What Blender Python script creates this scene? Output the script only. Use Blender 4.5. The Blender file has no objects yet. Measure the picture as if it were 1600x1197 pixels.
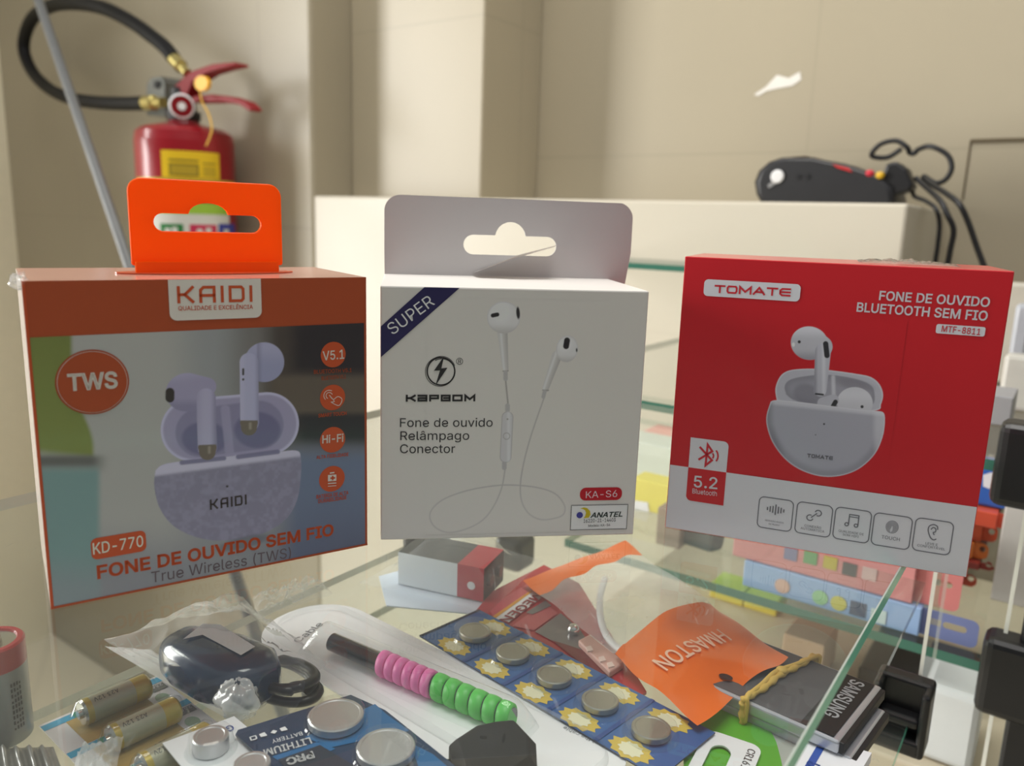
import bpy, math, random
import numpy as np
from mathutils import Vector, Matrix, noise as mnoise
from mathutils.geometry import tessellate_polygon

random.seed(7)
SC = bpy.context.scene
COL = SC.collection

# ------------------------------------------------------------------ camera
F_PX = 1242.646; PITCH = 0.200926; ROLL = 0.032645; HGT = 0.121704
ROOM = 0.614565                       # the room and the counter are turned by this angle
V = Vector
cF = V((0, math.cos(PITCH), -math.sin(PITCH)))
_R = V((1, 0, 0)); _U = _R.cross(cF)
cR = _R * math.cos(ROLL) + _U * math.sin(ROLL)
cU = -_R * math.sin(ROLL) + _U * math.cos(ROLL)
cC = V((0, 0, HGT))
cam_d = bpy.data.cameras.new('camera')
cam_d.sensor_fit = 'HORIZONTAL'; cam_d.sensor_width = 36.0
cam_d.lens = F_PX / 1600 * 36.0
cam_d.clip_start = 0.01; cam_d.clip_end = 50
cam_d.dof.use_dof = True; cam_d.dof.focus_distance = 0.30; cam_d.dof.aperture_fstop = 11.0
cam = bpy.data.objects.new('camera', cam_d); COL.objects.link(cam)
cam.matrix_world = Matrix(((cR.x, cU.x, -cF.x, cC.x), (cR.y, cU.y, -cF.y, cC.y), (cR.z, cU.z, -cF.z, cC.z), (0, 0, 0, 1)))
SC.camera = cam

eA = V((math.sin(ROOM), math.cos(ROOM), 0))      # along the glass counter, away from us
eR = V((math.cos(ROOM), -math.sin(ROOM), 0))     # along the back wall, to the right
eZ = V((0, 0, 1))
def W(s, t, z): return eA * s + eR * t + eZ * z

# ------------------------------------------------------------------ world, lights, exposure
SC.view_settings.view_transform = 'Standard'; SC.view_settings.look = 'None'
SC.view_settings.gamma = 1.0; SC.view_settings.use_curve_mapping = False
SC.view_settings.exposure = 0.0
SC.cycles.max_bounces = 14; SC.cycles.transparent_max_bounces = 40
SC.cycles.glossy_bounces = 5; SC.cycles.diffuse_bounces = 5; SC.cycles.sample_clamp_indirect = 6.0
wd = bpy.data.worlds.new('world'); SC.world = wd; wd.use_nodes = True
nt = wd.node_tree; nt.nodes.clear()
wo = nt.nodes.new('ShaderNodeOutputWorld'); bg = nt.nodes.new('ShaderNodeBackground')
tc = nt.nodes.new('ShaderNodeTexCoord'); sep = nt.nodes.new('ShaderNodeSeparateXYZ'); rp = nt.nodes.new('ShaderNodeValToRGB')
nt.links.new(tc.outputs['Generated'], sep.inputs[0]); nt.links.new(sep.outputs['Z'], rp.inputs[0])
rp.color_ramp.elements[0].position = 0.0; rp.color_ramp.elements[0].color = (0.20, 0.20, 0.20, 1)
rp.color_ramp.elements[1].position = 0.9; rp.color_ramp.elements[1].color = (0.95, 0.96, 1.0, 1)
nt.links.new(rp.outputs[0], bg.inputs[0]); bg.inputs[1].default_value = 0.47
nt.links.new(bg.outputs[0], wo.inputs[0])

def area(name, loc, target, sx, sy, power, color=(1, 1, 1)):
    l = bpy.data.lights.new(name, 'AREA'); l.shape = 'RECTANGLE'; l.size = sx; l.size_y = sy
    l.energy = power; l.color = color
    o = bpy.data.objects.new(name, l); COL.objects.link(o)
    o.location = loc
    o.rotation_euler = (V(target) - V(loc)).to_track_quat('-Z', 'Y').to_euler()
    return o
# daylight through the open shop front on the left, past the end of the left wall
area('daylight_doorway', W(-1.15, -3.2, 0.30), W(0.3, -0.4, 0.0), 1.3, 2.3, 160, (1.0, 0.985, 0.95))
# ceiling lamp of the shop over the ledge side
area('ceiling_lamp', W(0.25, -0.30, 1.75), W(0.3, -0.30, 0), 1.2, 0.9, 27, (1.0, 0.97, 0.92))

# ------------------------------------------------------------------ pixel rays onto planes that exist in the place
def ray(px, py): return cF + cR * ((px - 800) / F_PX) - cU * ((py - 598.5) / F_PX)
def onz(px, py, z):
    d = ray(px, py); return cC + d * ((z - cC.z) / d.z)
def ons(px, py, s):
    d = ray(px, py); return cC + d * ((s - cC.dot(eA)) / d.dot(eA))
def stz(p): return p.dot(eA), p.dot(eR), p.z

# ------------------------------------------------------------------ materials
def lin(c):
    c = c / 255.0
    return c / 12.92 if c <= 0.04045 else ((c + 0.055) / 1.055) ** 2.4
def L3(rgb, k=1.0): return tuple(min(0.93, lin(c) / k) for c in rgb)
def mat(name, rgb, rough=0.5, metal=0.0, k=1.0, coat=0.0, vary=0.04, scale=60.0, spec=0.5, sss=None):
    m = bpy.data.materials.new(name); m.use_nodes = True
    nt = m.node_tree; b = nt.nodes['Principled BSDF']
    c = L3(rgb, k)
    b.inputs['Roughness'].default_value = rough; b.inputs['Metallic'].default_value = metal
    b.inputs['Coat Weight'].default_value = coat; b.inputs['Coat Roughness'].default_value = 0.12
    b.inputs['Specular IOR Level'].default_value = spec
    tcn = nt.nodes.new('ShaderNodeTexCoord'); no = nt.nodes.new('ShaderNodeTexNoise'); mx = nt.nodes.new('ShaderNodeMix')
    no.inputs['Scale'].default_value = scale; no.inputs['Detail'].default_value = 3
    mx.data_type = 'RGBA'
    mx.inputs['A'].default_value = (*[x * (1 - vary) for x in c], 1); mx.inputs['B'].default_value = (*[min(1, x * (1 + vary)) for x in c], 1)
    nt.links.new(tcn.outputs['Object'], no.inputs['Vector']); nt.links.new(no.outputs['Fac'], mx.inputs['Factor'])
    nt.links.new(mx.outputs['Result'], b.inputs['Base Color'])
    return m
def clear_mat(name, tint, haze=0.05, hazecol=(0.9, 0.9, 0.9), rough=0.02, ior=1.5, bump=0.0, scratch=0.0):
    """thin clear sheet: passes light straight on, mirrors by Fresnel, a little dusty"""
    m = bpy.data.materials.new(name); m.use_nodes = True; nt = m.node_tree; nt.nodes.clear()
    out = nt.nodes.new('ShaderNodeOutputMaterial'); tr = nt.nodes.new('ShaderNodeBsdfTransparent'); gl = nt.nodes.new('ShaderNodeBsdfGlossy')
    df = nt.nodes.new('ShaderNodeBsdfDiffuse'); fr = nt.nodes.new('ShaderNodeFresnel'); m1 = nt.nodes.new('ShaderNodeMixShader'); m2 = nt.nodes.new('ShaderNodeMixShader')
    tr.inputs[0].default_value = (*tint, 1); gl.inputs['Roughness'].default_value = rough; df.inputs[0].default_value = (*hazecol, 1)
    ge = nt.nodes.new('ShaderNodeNewGeometry'); im = nt.nodes.new('ShaderNodeMix'); im.inputs['A'].default_value = ior; im.inputs['B'].default_value = 1.0001
    nt.links.new(ge.outputs['Backfacing'], im.inputs['Factor']); nt.links.new(im.outputs['Result'], fr.inputs[0])   # a sheet mirrors once, at the face the light meets first
    tcn = nt.nodes.new('ShaderNodeTexCoord'); no = nt.nodes.new('ShaderNodeTexNoise'); no.inputs['Scale'].default_value = 35; no.inputs['Detail'].default_value = 5
    mp = nt.nodes.new('ShaderNodeMapRange'); mp.inputs['From Min'].default_value = 0.3; mp.inputs['From Max'].default_value = 0.75
    mp.inputs['To Min'].default_value = haze * 0.7; mp.inputs['To Max'].default_value = haze * 1.3
    nt.links.new(tcn.outputs['Object'], no.inputs['Vector']); nt.links.new(no.outputs['Fac'], mp.inputs['Value'])
    if scratch > 0:
        wv = nt.nodes.new('ShaderNodeTexVoronoi'); wv.feature = 'DISTANCE_TO_EDGE'; wv.inputs['Scale'].default_value = 55
        mp2 = nt.nodes.new('ShaderNodeMapping'); mp2.inputs['Scale'].default_value = (1, 0.25, 1); mp2.inputs['Rotation'].default_value = (0, 0, 0.5)
        nt.links.new(tcn.outputs['Object'], mp2.inputs['Vector']); nt.links.new(mp2.outputs[0], wv.inputs['Vector'])
        ls = nt.nodes.new('ShaderNodeMath'); ls.operation = 'LESS_THAN'; ls.inputs[1].default_value = 0.006
        n2 = nt.nodes.new('ShaderNodeTexNoise'); n2.inputs['Scale'].default_value = 60; nt.links.new(tcn.outputs['Object'], n2.inputs['Vector'])
        gt = nt.nodes.new('ShaderNodeMath'); gt.operation = 'GREATER_THAN'; gt.inputs[1].default_value = 0.64; nt.links.new(n2.outputs['Fac'], gt.inputs[0])
        mu = nt.nodes.new('ShaderNodeMath'); mu.operation = 'MULTIPLY'; nt.links.new(wv.outputs['Distance'], ls.inputs[0]); nt.links.new(ls.outputs[0], mu.inputs[0]); nt.links.new(gt.outputs[0], mu.inputs[1])
        ma = nt.nodes.new('ShaderNodeMath'); ma.operation = 'MULTIPLY_ADD'; ma.inputs[1].default_value = scratch
        nt.links.new(mu.outputs[0], ma.inputs[0]); nt.links.new(mp.outputs[0], ma.inputs[2]); hz = ma.outputs[0]
    else: hz = mp.outputs[0]
    nt.links.new(hz, m1.inputs[0]); nt.links.new(tr.outputs[0], m1.inputs[1]); nt.links.new(df.outputs[0], m1.inputs[2])
    nt.links.new(fr.outputs[0], m2.inputs[0]); nt.links.new(m1.outputs[0], m2.inputs[1]); nt.links.new(gl.outputs[0], m2.inputs[2])
    if bump > 0:
        bn = nt.nodes.new('ShaderNodeBump'); bn.inputs['Strength'].default_value = bump; bn.inputs['Distance'].default_value = 0.002
        n3 = nt.nodes.new('ShaderNodeTexNoise'); n3.inputs['Scale'].default_value = 90; nt.links.new(tcn.outputs['Object'], n3.inputs['Vector'])
        nt.links.new(n3.outputs['Fac'], bn.inputs['Height']); nt.links.new(bn.outputs[0], gl.inputs['Normal'])
    nt.links.new(m2.outputs[0], out.inputs[0])
    return m
def translucent_mat(name, rgb_lin, fac=0.5, rough=0.35):
    m = bpy.data.materials.new(name); m.use_nodes = True; nt = m.node_tree; nt.nodes.clear()
    out = nt.nodes.new('ShaderNodeOutputMaterial'); d = nt.nodes.new('ShaderNodeBsdfDiffuse'); t = nt.nodes.new('ShaderNodeBsdfTranslucent')
    g = nt.nodes.new('ShaderNodeBsdfGlossy'); g.inputs['Roughness'].default_value = rough
    mx = nt.nodes.new('ShaderNodeMixShader'); mx.inputs[0].default_value = fac
    m2 = nt.nodes.new('ShaderNodeMixShader'); m2.inputs[0].default_value = 0.03
    d.inputs[0].default_value = (*rgb_lin, 1); t.inputs[0].default_value = (*rgb_lin, 1)
    nt.links.new(d.outputs[0], mx.inputs[1]); nt.links.new(t.outputs[0], mx.inputs[2]); nt.links.new(mx.outputs[0], m2.inputs[1]); nt.links.new(g.outputs[0], m2.inputs[2]); nt.links.new(m2.outputs[0], out.inputs[0])
    return m
def art_mat(name, rough=0.35, coat=0.3, crough=0.1):
    m = bpy.data.materials.new(name); m.use_nodes = True; nt = m.node_tree; b = nt.nodes['Principled BSDF']
    a = nt.nodes.new('ShaderNodeAttribute'); a.attribute_name = 'print'; nt.links.new(a.outputs['Color'], b.inputs['Base Color'])
    b.inputs['Roughness'].default_value = rough; b.inputs['Coat Weight'].default_value = coat; b.inputs['Coat Roughness'].default_value = crough
    return m
def tile_mat(name, rgb, joint=0.82, w=0.45, h=0.33, off=(0, 0, 0), rough=0.35):
    """glazed cream wall tiles with tight joints, laid along the object's X and Z"""
    m = bpy.data.materials.new(name); m.use_nodes = True; nt = m.node_tree; b = nt.nodes['Principled BSDF']
    tcn = nt.nodes.new('ShaderNodeTexCoord'); sp = nt.nodes.new('ShaderNodeSeparateXYZ'); cb = nt.nodes.new('ShaderNodeCombineXYZ'); br = nt.nodes.new('ShaderNodeTexBrick')
    ad = nt.nodes.new('ShaderNodeMath'); ad.operation = 'ADD'
    nt.links.new(tcn.outputs['Object'], sp.inputs[0]); nt.links.new(sp.outputs['X'], ad.inputs[0]); nt.links.new(sp.outputs['Y'], ad.inputs[1])
    ax = nt.nodes.new('ShaderNodeMath'); ax.operation = 'ADD'; ax.inputs[1].default_value = off[0] + 20 * w
    az = nt.nodes.new('ShaderNodeMath'); az.operation = 'ADD'; az.inputs[1].default_value = off[2] + 20 * h
    nt.links.new(ad.outputs[0], ax.inputs[0]); nt.links.new(sp.outputs['Z'], az.inputs[0])
    nt.links.new(ax.outputs[0], cb.inputs[0]); nt.links.new(az.outputs[0], cb.inputs[1]); nt.links.new(cb.outputs[0], br.inputs['Vector'])
    c = L3(rgb)
    no = nt.nodes.new('ShaderNodeTexNoise'); no.inputs['Scale'].default_value = 4; no.inputs['Detail'].default_value = 4; nt.links.new(tcn.outputs['Object'], no.inputs['Vector'])
    mx = nt.nodes.new('ShaderNodeMix'); mx.data_type = 'RGBA'
    mx.inputs['A'].default_value = (*[x * 0.93 for x in c], 1); mx.inputs['B'].default_value = (*[min(1, x * 1.05) for x in c], 1)
    nt.links.new(no.outputs['Fac'], mx.inputs['Factor'])
    nt.links.new(mx.outputs['Result'], br.inputs['Color1']); nt.links.new(mx.outputs['Result'], br.inputs['Color2'])
    br.inputs['Mortar'].default_value = (*[x * joint for x in c], 1)
    br.offset = 0.0; br.inputs['Scale'].default_value = 1.0; br.inputs['Mortar Size'].default_value = 0.0022; br.inputs['Mortar Smooth'].default_value = 0.3
    br.inputs['Brick Width'].default_value = w; br.inputs['Row Height'].default_value = h; br.inputs['Bias'].default_value = 0
    nt.links.new(br.outputs['Color'], b.inputs['Base Color']); b.inputs['Roughness'].default_value = rough
    return m

# ------------------------------------------------------------------ mesh builder
# outlines of plain sans-serif letters: character, advance, closed outlines (2000ths of the type size x 4)
GLYPHS = """A 240 8,0,101,254,138,254,231,0,198,0,144,151,132,186,116,239,123,239,106,185,95,151,43,0|55,71,55,99,185,99,185,71
B 228 30,0,30,254,121,254,145,252,164,245,180,235,190,221,197,205,199,187,198,172,193,160,187,150,178,143,168,137,157,133,157,131,170,129,182,123,192,114,201,102,207,86,209,68,207,50,200,33,189,20,172,9,151,2,123,0|62,29,122,29,148,31,165,40,175,53,178,68,176,81,171,92,163,102,153,109,140,114,124,115,62,115|62,143,119,143,132,144,144,148,154,155,162,163,166,174,168,186,165,202,156,214,141,223,120,226,62,226
C 255 134,-3,103,1,75,12,52,32,35,58,24,90,20,127,24,165,35,197,52,223,75,242,103,254,134,258,152,256,170,252,186,245,201,236,214,224,224,209,232,193,236,174,204,174,200,186,195,197,187,206,179,214,169,220,158,224,146,227,134,228,111,225,92,216,75,202,62,182,54,157,52,127,54,97,63,72,75,53,92,38,112,29,134,26,146,27,158,30,169,34,179,40,187,48,195,57,200,68,204,80,236,80,232,62,224,45,214,31,201,19,187,9,170,2,153,-2
D 251 109,0,48,0,48,29,107,29,136,31,159,40,177,55,189,75,197,99,200,128,197,156,190,180,177,200,160,214,138,223,110,226,47,226,47,254,113,254,147,251,176,239,200,221,217,196,227,164,231,128,227,91,217,59,199,34,175,15,145,4|62,254,62,0,30,0,30,254
E 209 30,0,30,254,186,254,186,226,62,226,62,143,178,143,178,114,62,114,62,29,188,29,188,0
F 205 30,0,30,254,185,254,185,226,62,226,62,139,173,139,173,111,62,111,62,0
G 260 134,-3,102,1,75,13,52,32,35,58,24,90,20,127,24,165,35,197,52,223,74,242,102,254,132,258,152,256,170,252,187,245,202,235,214,222,225,208,232,192,237,174,204,174,199,186,194,197,186,206,178,213,168,220,158,224,146,227,133,228,111,225,92,216,75,202,62,182,54,157,52,127,54,97,63,72,75,53,92,38,112,29,134,26,155,29,172,36,187,47,198,62,205,80,207,101,217,100,141,100,141,128,239,128,239,100,236,71,225,45,209,25,188,9,163,0
H 258 30,0,30,254,62,254,62,144,196,144,196,254,228,254,228,0,196,0,196,116,62,116,62,0
I 150 16,0,16,29,59,29,59,226,16,226,16,254,135,254,135,226,91,226,91,29,135,29,135,0
J 198 93,-3,62,2,38,16,22,40,17,73,17,86,49,86,49,73,52,52,61,37,75,28,93,25,110,28,124,37,133,52,136,73,136,254,168,254,168,73,163,40,147,16,123,2
K 233 52,73,52,108,70,131,87,152,106,172,182,254,224,254,116,138,114,138|30,0,30,254,62,254,62,167,62,112,62,97,62,0|186,0,94,130,114,155,224,0
L 196 30,0,30,254,62,254,62,29,181,29,181,0
M 314 30,0,30,254,76,254,139,94,144,79,150,61,156,42,161,24,154,24,159,41,165,61,171,79,176,94,238,254,284,254,284,0,252,0,252,145,252,163,253,184,253,207,253,229,256,229,249,205,241,181,234,161,228,145,171,0,143,0,85,145,80,160,72,181,65,204,56,229,59,229,60,208,60,186,61,164,61,145,61,0
N 262 30,0,30,254,68,254,172,91,181,75,194,53,207,27,202,27,200,54,200,79,199,97,199,254,232,254,232,0,193,0,101,145,89,165,74,191,54,226,60,227,61,192,62,164,62,145,62,0
O 267 133,-3,103,1,75,12,52,32,35,58,24,90,20,127,24,165,35,197,52,223,75,242,103,254,133,258,164,254,192,242,215,223,232,197,243,165,247,127,243,90,232,58,215,32,192,12,164,1|133,26,155,29,175,38,191,52,204,72,212,97,215,127,212,157,204,182,191,202,175,216,155,225,133,228,112,225,92,216,75,202,63,182,54,157,52,127,54,97,63,72,75,52,92,38,112,29
P 222 30,0,30,254,118,254,144,252,166,244,183,231,195,215,202,195,204,174,202,152,195,133,183,116,166,104,144,96,118,93,55,93,55,121,116,121,134,123,149,128,159,136,167,147,171,160,172,174,171,188,167,201,159,211,148,219,134,224,116,226,62,226,62,0
Q 267 123,80,156,80,185,42,192,32,234,-24,200,-24,173,13,166,23|133,-3,103,1,75,12,52,32,35,58,24,90,20,127,24,165,35,197,52,223,75,242,103,254,133,258,164,254,192,242,215,223,232,197,243,165,247,127,243,90,232,58,215,32,192,12,164,1|133,26,155,29,175,38,191,52,204,72,212,97,215,127,212,157,204,182,191,202,175,216,155,225,133,228,112,225,92,216,75,202,63,182,54,157,52,127,54,97,63,72,75,52,92,38,112,29
R 224 30,0,30,254,118,254,145,252,167,244,183,232,195,217,202,198,205,176,202,154,195,136,183,120,166,109,145,101,118,99,62,99,62,0|62,128,117,128,135,129,149,133,160,141,167,150,171,162,173,176,171,190,167,202,159,212,149,220,134,224,116,226,62,226|177,0,115,115,151,115,214,0
S 223 112,-4,86,-2,64,5,46,15,32,30,23,48,19,68,52,68,55,55,62,44,71,35,83,29,97,26,112,25,128,26,143,30,155,37,165,46,171,57,173,70,171,81,166,89,158,96,148,102,122,111,92,120,64,130,43,145,30,163,26,186,29,206,37,224,51,238,69,249,90,256,114,258,137,256,158,249,175,238,189,224,197,208,200,189,169,189,163,206,151,219,134,227,112,229,97,228,84,224,73,218,64,209,59,199,58,188,60,176,65,167,74,160,85,154,106,147,132,140,156,132,168,126,179,119,189,110,197,99,202,85,204,69,201,50,193,32,180,17,162,5,139,-2
T 224 16,226,16,254,208,254,208,226,128,226,128,0,96,0,96,226
U 259 129,-4,101,-1,77,8,57,22,42,40,33,62,30,87,30,254,62,254,62,89,64,72,70,57,80,44,94,34,110,28,129,26,149,28,165,34,179,44,188,57,194,72,196,89,196,254,229,254,229,87,226,62,216,40,201,22,182,8,157,-1
V 240 102,0,8,254,42,254,96,103,108,69,124,15,117,15,133,69,145,103,197,254,231,254,139,0
W 343 78,0,8,254,41,254,82,98,88,73,93,47,98,20,95,20,100,47,106,73,112,98,153,254,190,254,231,98,237,73,243,47,249,20,244,20,249,47,255,73,261,98,302,254,335,254,265,0,228,0,184,161,176,196,168,237,175,237,167,197,159,161,115,0
X 237 9,0,109,142,109,118,15,254,52,254,89,200,102,181,112,164,122,146,116,146,126,164,136,181,149,200,187,254,223,254,129,119,129,143,228,0,191,0,146,65,134,83,125,98,115,116,122,116,113,98,103,83,91,65,46,0
Y 236 102,0,102,104,8,254,46,254,96,172,111,146,125,115,112,115,126,146,140,172,191,254,228,254,134,104,134,0
Z 219 21,0,21,23,137,193,153,215,170,238,174,227,143,226,111,226,20,226,20,254,198,254,198,231,84,64,67,40,49,17,45,27,76,28,107,29,200,29,200,0
a 195 80,-4,63,-3,47,2,34,11,24,22,17,37,15,54,17,69,22,80,29,90,39,97,50,102,63,105,89,110,117,113,126,115,133,117,136,121,138,127,138,128,137,139,133,148,128,156,120,161,110,164,98,165,85,164,75,161,66,156,59,150,54,144,50,137,20,146,29,161,39,173,52,182,66,188,82,191,97,192,119,190,131,186,143,180,153,172,161,160,167,145,168,126,168,0,138,0,138,26,136,26,126,12,118,6,108,1,95,-3|85,23,101,24,114,29,124,37,132,47,136,57,138,69,138,95,130,91,116,88,100,86,88,84,67,79,58,75,52,70,47,62,46,52,47,43,51,36,57,30,65,26,74,24
b 212 115,-4,99,-3,86,2,76,8,69,16,59,29,56,29,56,0,26,0,26,254,57,254,57,160,59,160,69,173,76,180,86,186,98,191,115,192,137,189,156,180,173,166,185,146,193,122,195,94,193,66,185,42,173,23,157,8,137,-1|110,23,126,26,140,33,150,44,158,58,163,75,164,95,163,114,158,131,150,145,140,156,126,163,110,165,94,163,81,156,70,145,62,131,58,114,56,95,58,75,63,58,70,43,81,32,94,26
c 198 104,-4,79,-1,58,8,41,23,28,43,20,66,17,94,20,122,28,146,41,165,58,180,79,189,104,192,117,191,130,189,142,184,153,178,162,170,170,161,176,150,181,138,151,131,145,145,135,155,121,162,104,165,86,162,73,155,62,144,54,129,50,112,48,94,50,75,54,59,62,44,73,33,86,26,104,23,121,26,135,33,146,44,152,59,181,51,177,39,171,28,163,19,153,11,142,4,130,0,117,-3
d 212 98,-4,75,-1,56,8,40,23,27,42,20,66,17,94,20,122,27,146,40,166,56,180,75,189,98,192,114,191,126,186,136,180,144,173,153,160,155,160,155,254,186,254,186,0,156,0,156,29,153,29,143,16,136,8,126,2,114,-3|102,23,118,26,132,32,142,43,150,58,154,75,156,95,154,114,150,131,142,145,132,156,118,163,102,165,86,163,72,156,62,145,54,131,50,114,48,95,50,75,54,58,62,44,73,33,86,26
e 202 106,-4,80,-1,58,8,41,23,28,42,20,66,17,93,20,121,28,145,40,165,58,180,78,189,103,192,118,191,133,187,147,180,160,170,170,157,179,141,184,121,186,97,186,85,37,85,37,110,169,110,155,101,153,119,149,134,141,147,131,157,118,163,103,165,87,163,73,157,62,147,54,135,50,121,48,105,48,89,50,69,55,53,64,40,76,31,90,25,106,23,117,24,127,26,135,31,143,36,149,44,153,53,182,45,177,32,168,20,156,10,141,2,125,-3
f 127 114,190,114,164,3,164,3,190|40,0,40,216,42,231,48,243,57,252,68,259,80,264,94,265,111,263,121,260,114,234,107,236,97,237,85,235,77,230,72,221,71,209,71,0
g 213 103,-75,84,-74,67,-70,53,-63,41,-55,32,-45,25,-35,51,-20,61,-33,68,-39,77,-44,89,-48,103,-49,124,-46,141,-38,152,-23,156,-3,156,34,153,34,143,21,136,14,126,8,114,4,97,2,76,5,56,13,40,27,28,45,20,68,17,96,20,123,27,147,40,166,56,180,76,189,98,192,114,191,127,186,137,180,144,173,154,159,157,159,157,190,186,190,186,-4,183,-27,175,-45,162,-59,145,-68,125,-73|102,30,118,32,132,38,142,47,150,61,155,77,156,96,155,115,150,132,142,146,132,156,119,163,102,165,86,163,73,156,62,145,54,131,50,115,48,96,50,78,54,61,62,48,73,38,86,32
h 205 57,113,57,0,26,0,26,254,57,254,57,144,51,144,62,166,76,181,94,189,114,192,132,190,148,184,161,174,170,160,177,142,179,120,179,0,148,0,148,118,145,137,136,152,123,161,105,165,92,163,80,159,71,151,63,141,58,129
i 83 26,0,26,190,57,190,57,0|42,221,34,223,27,227,22,234,21,242,22,249,27,256,34,260,42,262,50,260,57,256,62,249,63,242,62,234,57,227,50,223
j 83 26,190,57,190,57,-15,55,-31,51,-45,43,-56,32,-65,19,-70,2,-71,-5,-71,-5,-43,1,-43,12,-42,20,-36,25,-27,26,-15|42,221,34,223,27,227,22,234,20,242,22,249,27,256,34,260,42,262,50,260,57,256,61,249,63,242,61,234,57,227,50,223
k 190 55,68,55,106,60,106,142,190,180,190,92,100,89,100|26,0,26,254,57,254,57,0|147,0,74,93,96,114,186,0
l 95 70,-1,50,2,37,10,29,24,26,42,26,254,57,254,57,49,58,38,60,31,65,27,73,26,80,26,85,27,90,1,81,0
m 305 26,0,26,190,56,190,56,148,54,148,59,162,66,173,75,182,86,188,98,192,110,193,129,190,144,180,154,166,160,147,156,147,161,160,169,172,178,181,190,187,204,192,218,193,234,191,249,186,261,177,270,164,276,148,278,128,278,0,248,0,248,127,245,145,236,156,224,163,209,165,197,164,187,160,179,153,173,145,169,135,168,124,168,0,137,0,137,130,134,144,126,156,115,163,100,165,89,164,79,160,70,154,63,145,58,133,57,119,57,0
n 205 57,113,57,0,26,0,26,190,56,190,56,144,51,144,62,166,76,181,94,189,114,192,132,190,147,184,160,174,170,160,176,142,179,120,179,0,148,0,148,118,145,137,136,152,123,161,105,165,92,163,80,159,71,151,63,141,58,129
o 208 104,-4,79,-1,58,8,41,23,28,43,20,66,17,94,20,122,28,146,41,165,58,180,79,189,104,192,128,189,149,180,167,165,180,146,188,122,191,94,188,66,180,43,167,23,149,8,128,-1|104,23,121,26,135,33,146,44,154,59,158,75,160,94,158,112,154,129,146,144,135,155,121,162,104,165,86,162,73,155,62,144,54,129,50,112,48,94,50,75,54,59,62,44,73,33,86,26
p 212 26,-71,26,190,56,190,56,160,59,160,69,173,76,180,86,186,98,191,115,192,137,189,156,180,173,166,185,146,193,122,195,94,193,66,185,42,173,23,157,8,137,-1,115,-4,99,-3,86,2,76,8,69,16,59,29,57,29,57,-71|110,23,126,26,140,33,150,44,158,58,163,75,164,95,163,114,158,131,150,145,140,156,126,163,110,165,94,163,81,156,70,145,62,131,58,114,56,95,58,75,63,58,70,43,81,32,94,26
q 212 186,-71,155,-71,155,29,153,29,143,16,136,8,126,2,114,-3,98,-4,75,-1,56,8,40,23,27,42,20,66,17,94,20,122,27,146,40,166,56,180,75,189,98,192,114,191,126,186,136,180,144,173,153,160,156,160,156,190,186,190|102,23,118,26,132,32,142,43,150,58,154,75,156,95,154,114,150,131,142,145,132,156,118,163,102,165,86,163,72,156,62,145,54,131,50,114,48,95,50,75,54,58,62,44,73,33,86,26
r 130 26,0,26,190,56,190,56,160,58,160,65,173,76,184,90,190,107,192,115,192,122,192,122,161,115,162,103,163,91,161,80,157,70,151,63,142,58,131,57,118,57,0
s 182 91,-4,72,-3,56,2,42,9,31,19,23,32,18,47,47,53,53,40,62,30,75,25,91,23,108,25,122,31,131,40,134,51,132,60,127,68,118,74,106,78,75,85,52,93,36,104,27,119,23,137,26,152,33,166,43,177,58,185,74,190,94,192,112,191,127,186,140,179,149,170,157,158,162,145,134,139,129,149,121,158,110,164,94,166,78,164,65,158,57,150,54,139,56,129,62,122,72,116,86,111,115,105,137,97,153,86,162,71,166,53,163,37,156,24,145,12,130,3,112,-2
t 114 102,190,102,164,3,164,3,190|32,236,63,236,63,49,64,38,68,31,75,26,85,25,93,26,101,27,107,1,96,-1,84,-2,62,1,46,11,36,26,32,46
u 205 91,-3,73,-1,57,5,44,15,35,29,28,47,26,69,26,190,57,190,57,72,60,52,68,37,82,28,100,25,113,27,125,31,134,38,142,48,146,61,148,76,148,190,179,190,179,0,149,0,149,46,154,46,143,23,129,8,111,0
v 195 81,0,9,190,42,190,83,78,93,43,103,10,92,10,101,43,112,78,152,190,186,190,113,0
w 284 69,0,11,190,44,190,67,107,77,68,88,21,82,21,93,67,103,107,126,190,158,190,181,107,191,68,201,21,196,21,206,68,217,107,240,190,272,190,215,0,184,0,159,86,152,112,145,140,138,169,145,169,138,140,131,112,124,86,99,0
x 189 10,0,86,109,86,86,14,190,50,190,74,153,90,127,104,103,88,103,101,127,117,153,141,190,176,190,104,84,104,107,179,0,143,0,115,43,100,68,86,91,102,91,89,68,74,43,46,0
y 195 24,-69,31,-43,36,-44,44,-45,52,-44,59,-42,65,-37,71,-29,75,-18,81,-1,9,190,42,190,83,78,93,43,103,10,92,10,101,43,112,78,153,190,186,190,102,-29,96,-43,88,-54,80,-62,70,-68,58,-71,46,-73,32,-72
z 190 21,0,21,23,127,160,127,161,24,161,24,190,166,190,166,165,63,30,63,28,169,28,169,0
0 227 113,-3,87,0,65,12,47,31,34,57,27,89,24,127,27,165,35,197,48,223,65,242,87,254,113,258,139,254,161,242,179,223,192,197,200,165,203,127,200,89,192,57,179,31,162,12,140,0|113,25,131,28,145,37,157,52,165,72,170,97,172,127,170,157,165,182,157,203,145,218,131,227,113,230,96,227,82,218,70,203,62,182,56,157,55,127,56,97,62,72,70,52,82,37,96,28
1 227 38,0,38,27,195,27,195,0|138,254,138,0,106,0,106,224,105,224,43,179,43,213,99,254
2 227 32,0,32,24,117,114,141,141,149,153,155,163,159,174,160,186,159,198,154,209,146,218,137,224,125,228,112,230,98,228,86,224,77,216,69,207,65,195,64,181,33,181,35,202,43,221,55,237,72,248,91,255,112,258,134,255,153,248,169,237,181,223,188,205,191,186,189,172,185,159,179,145,168,129,133,90,76,30,76,28,195,28,195,0
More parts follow.
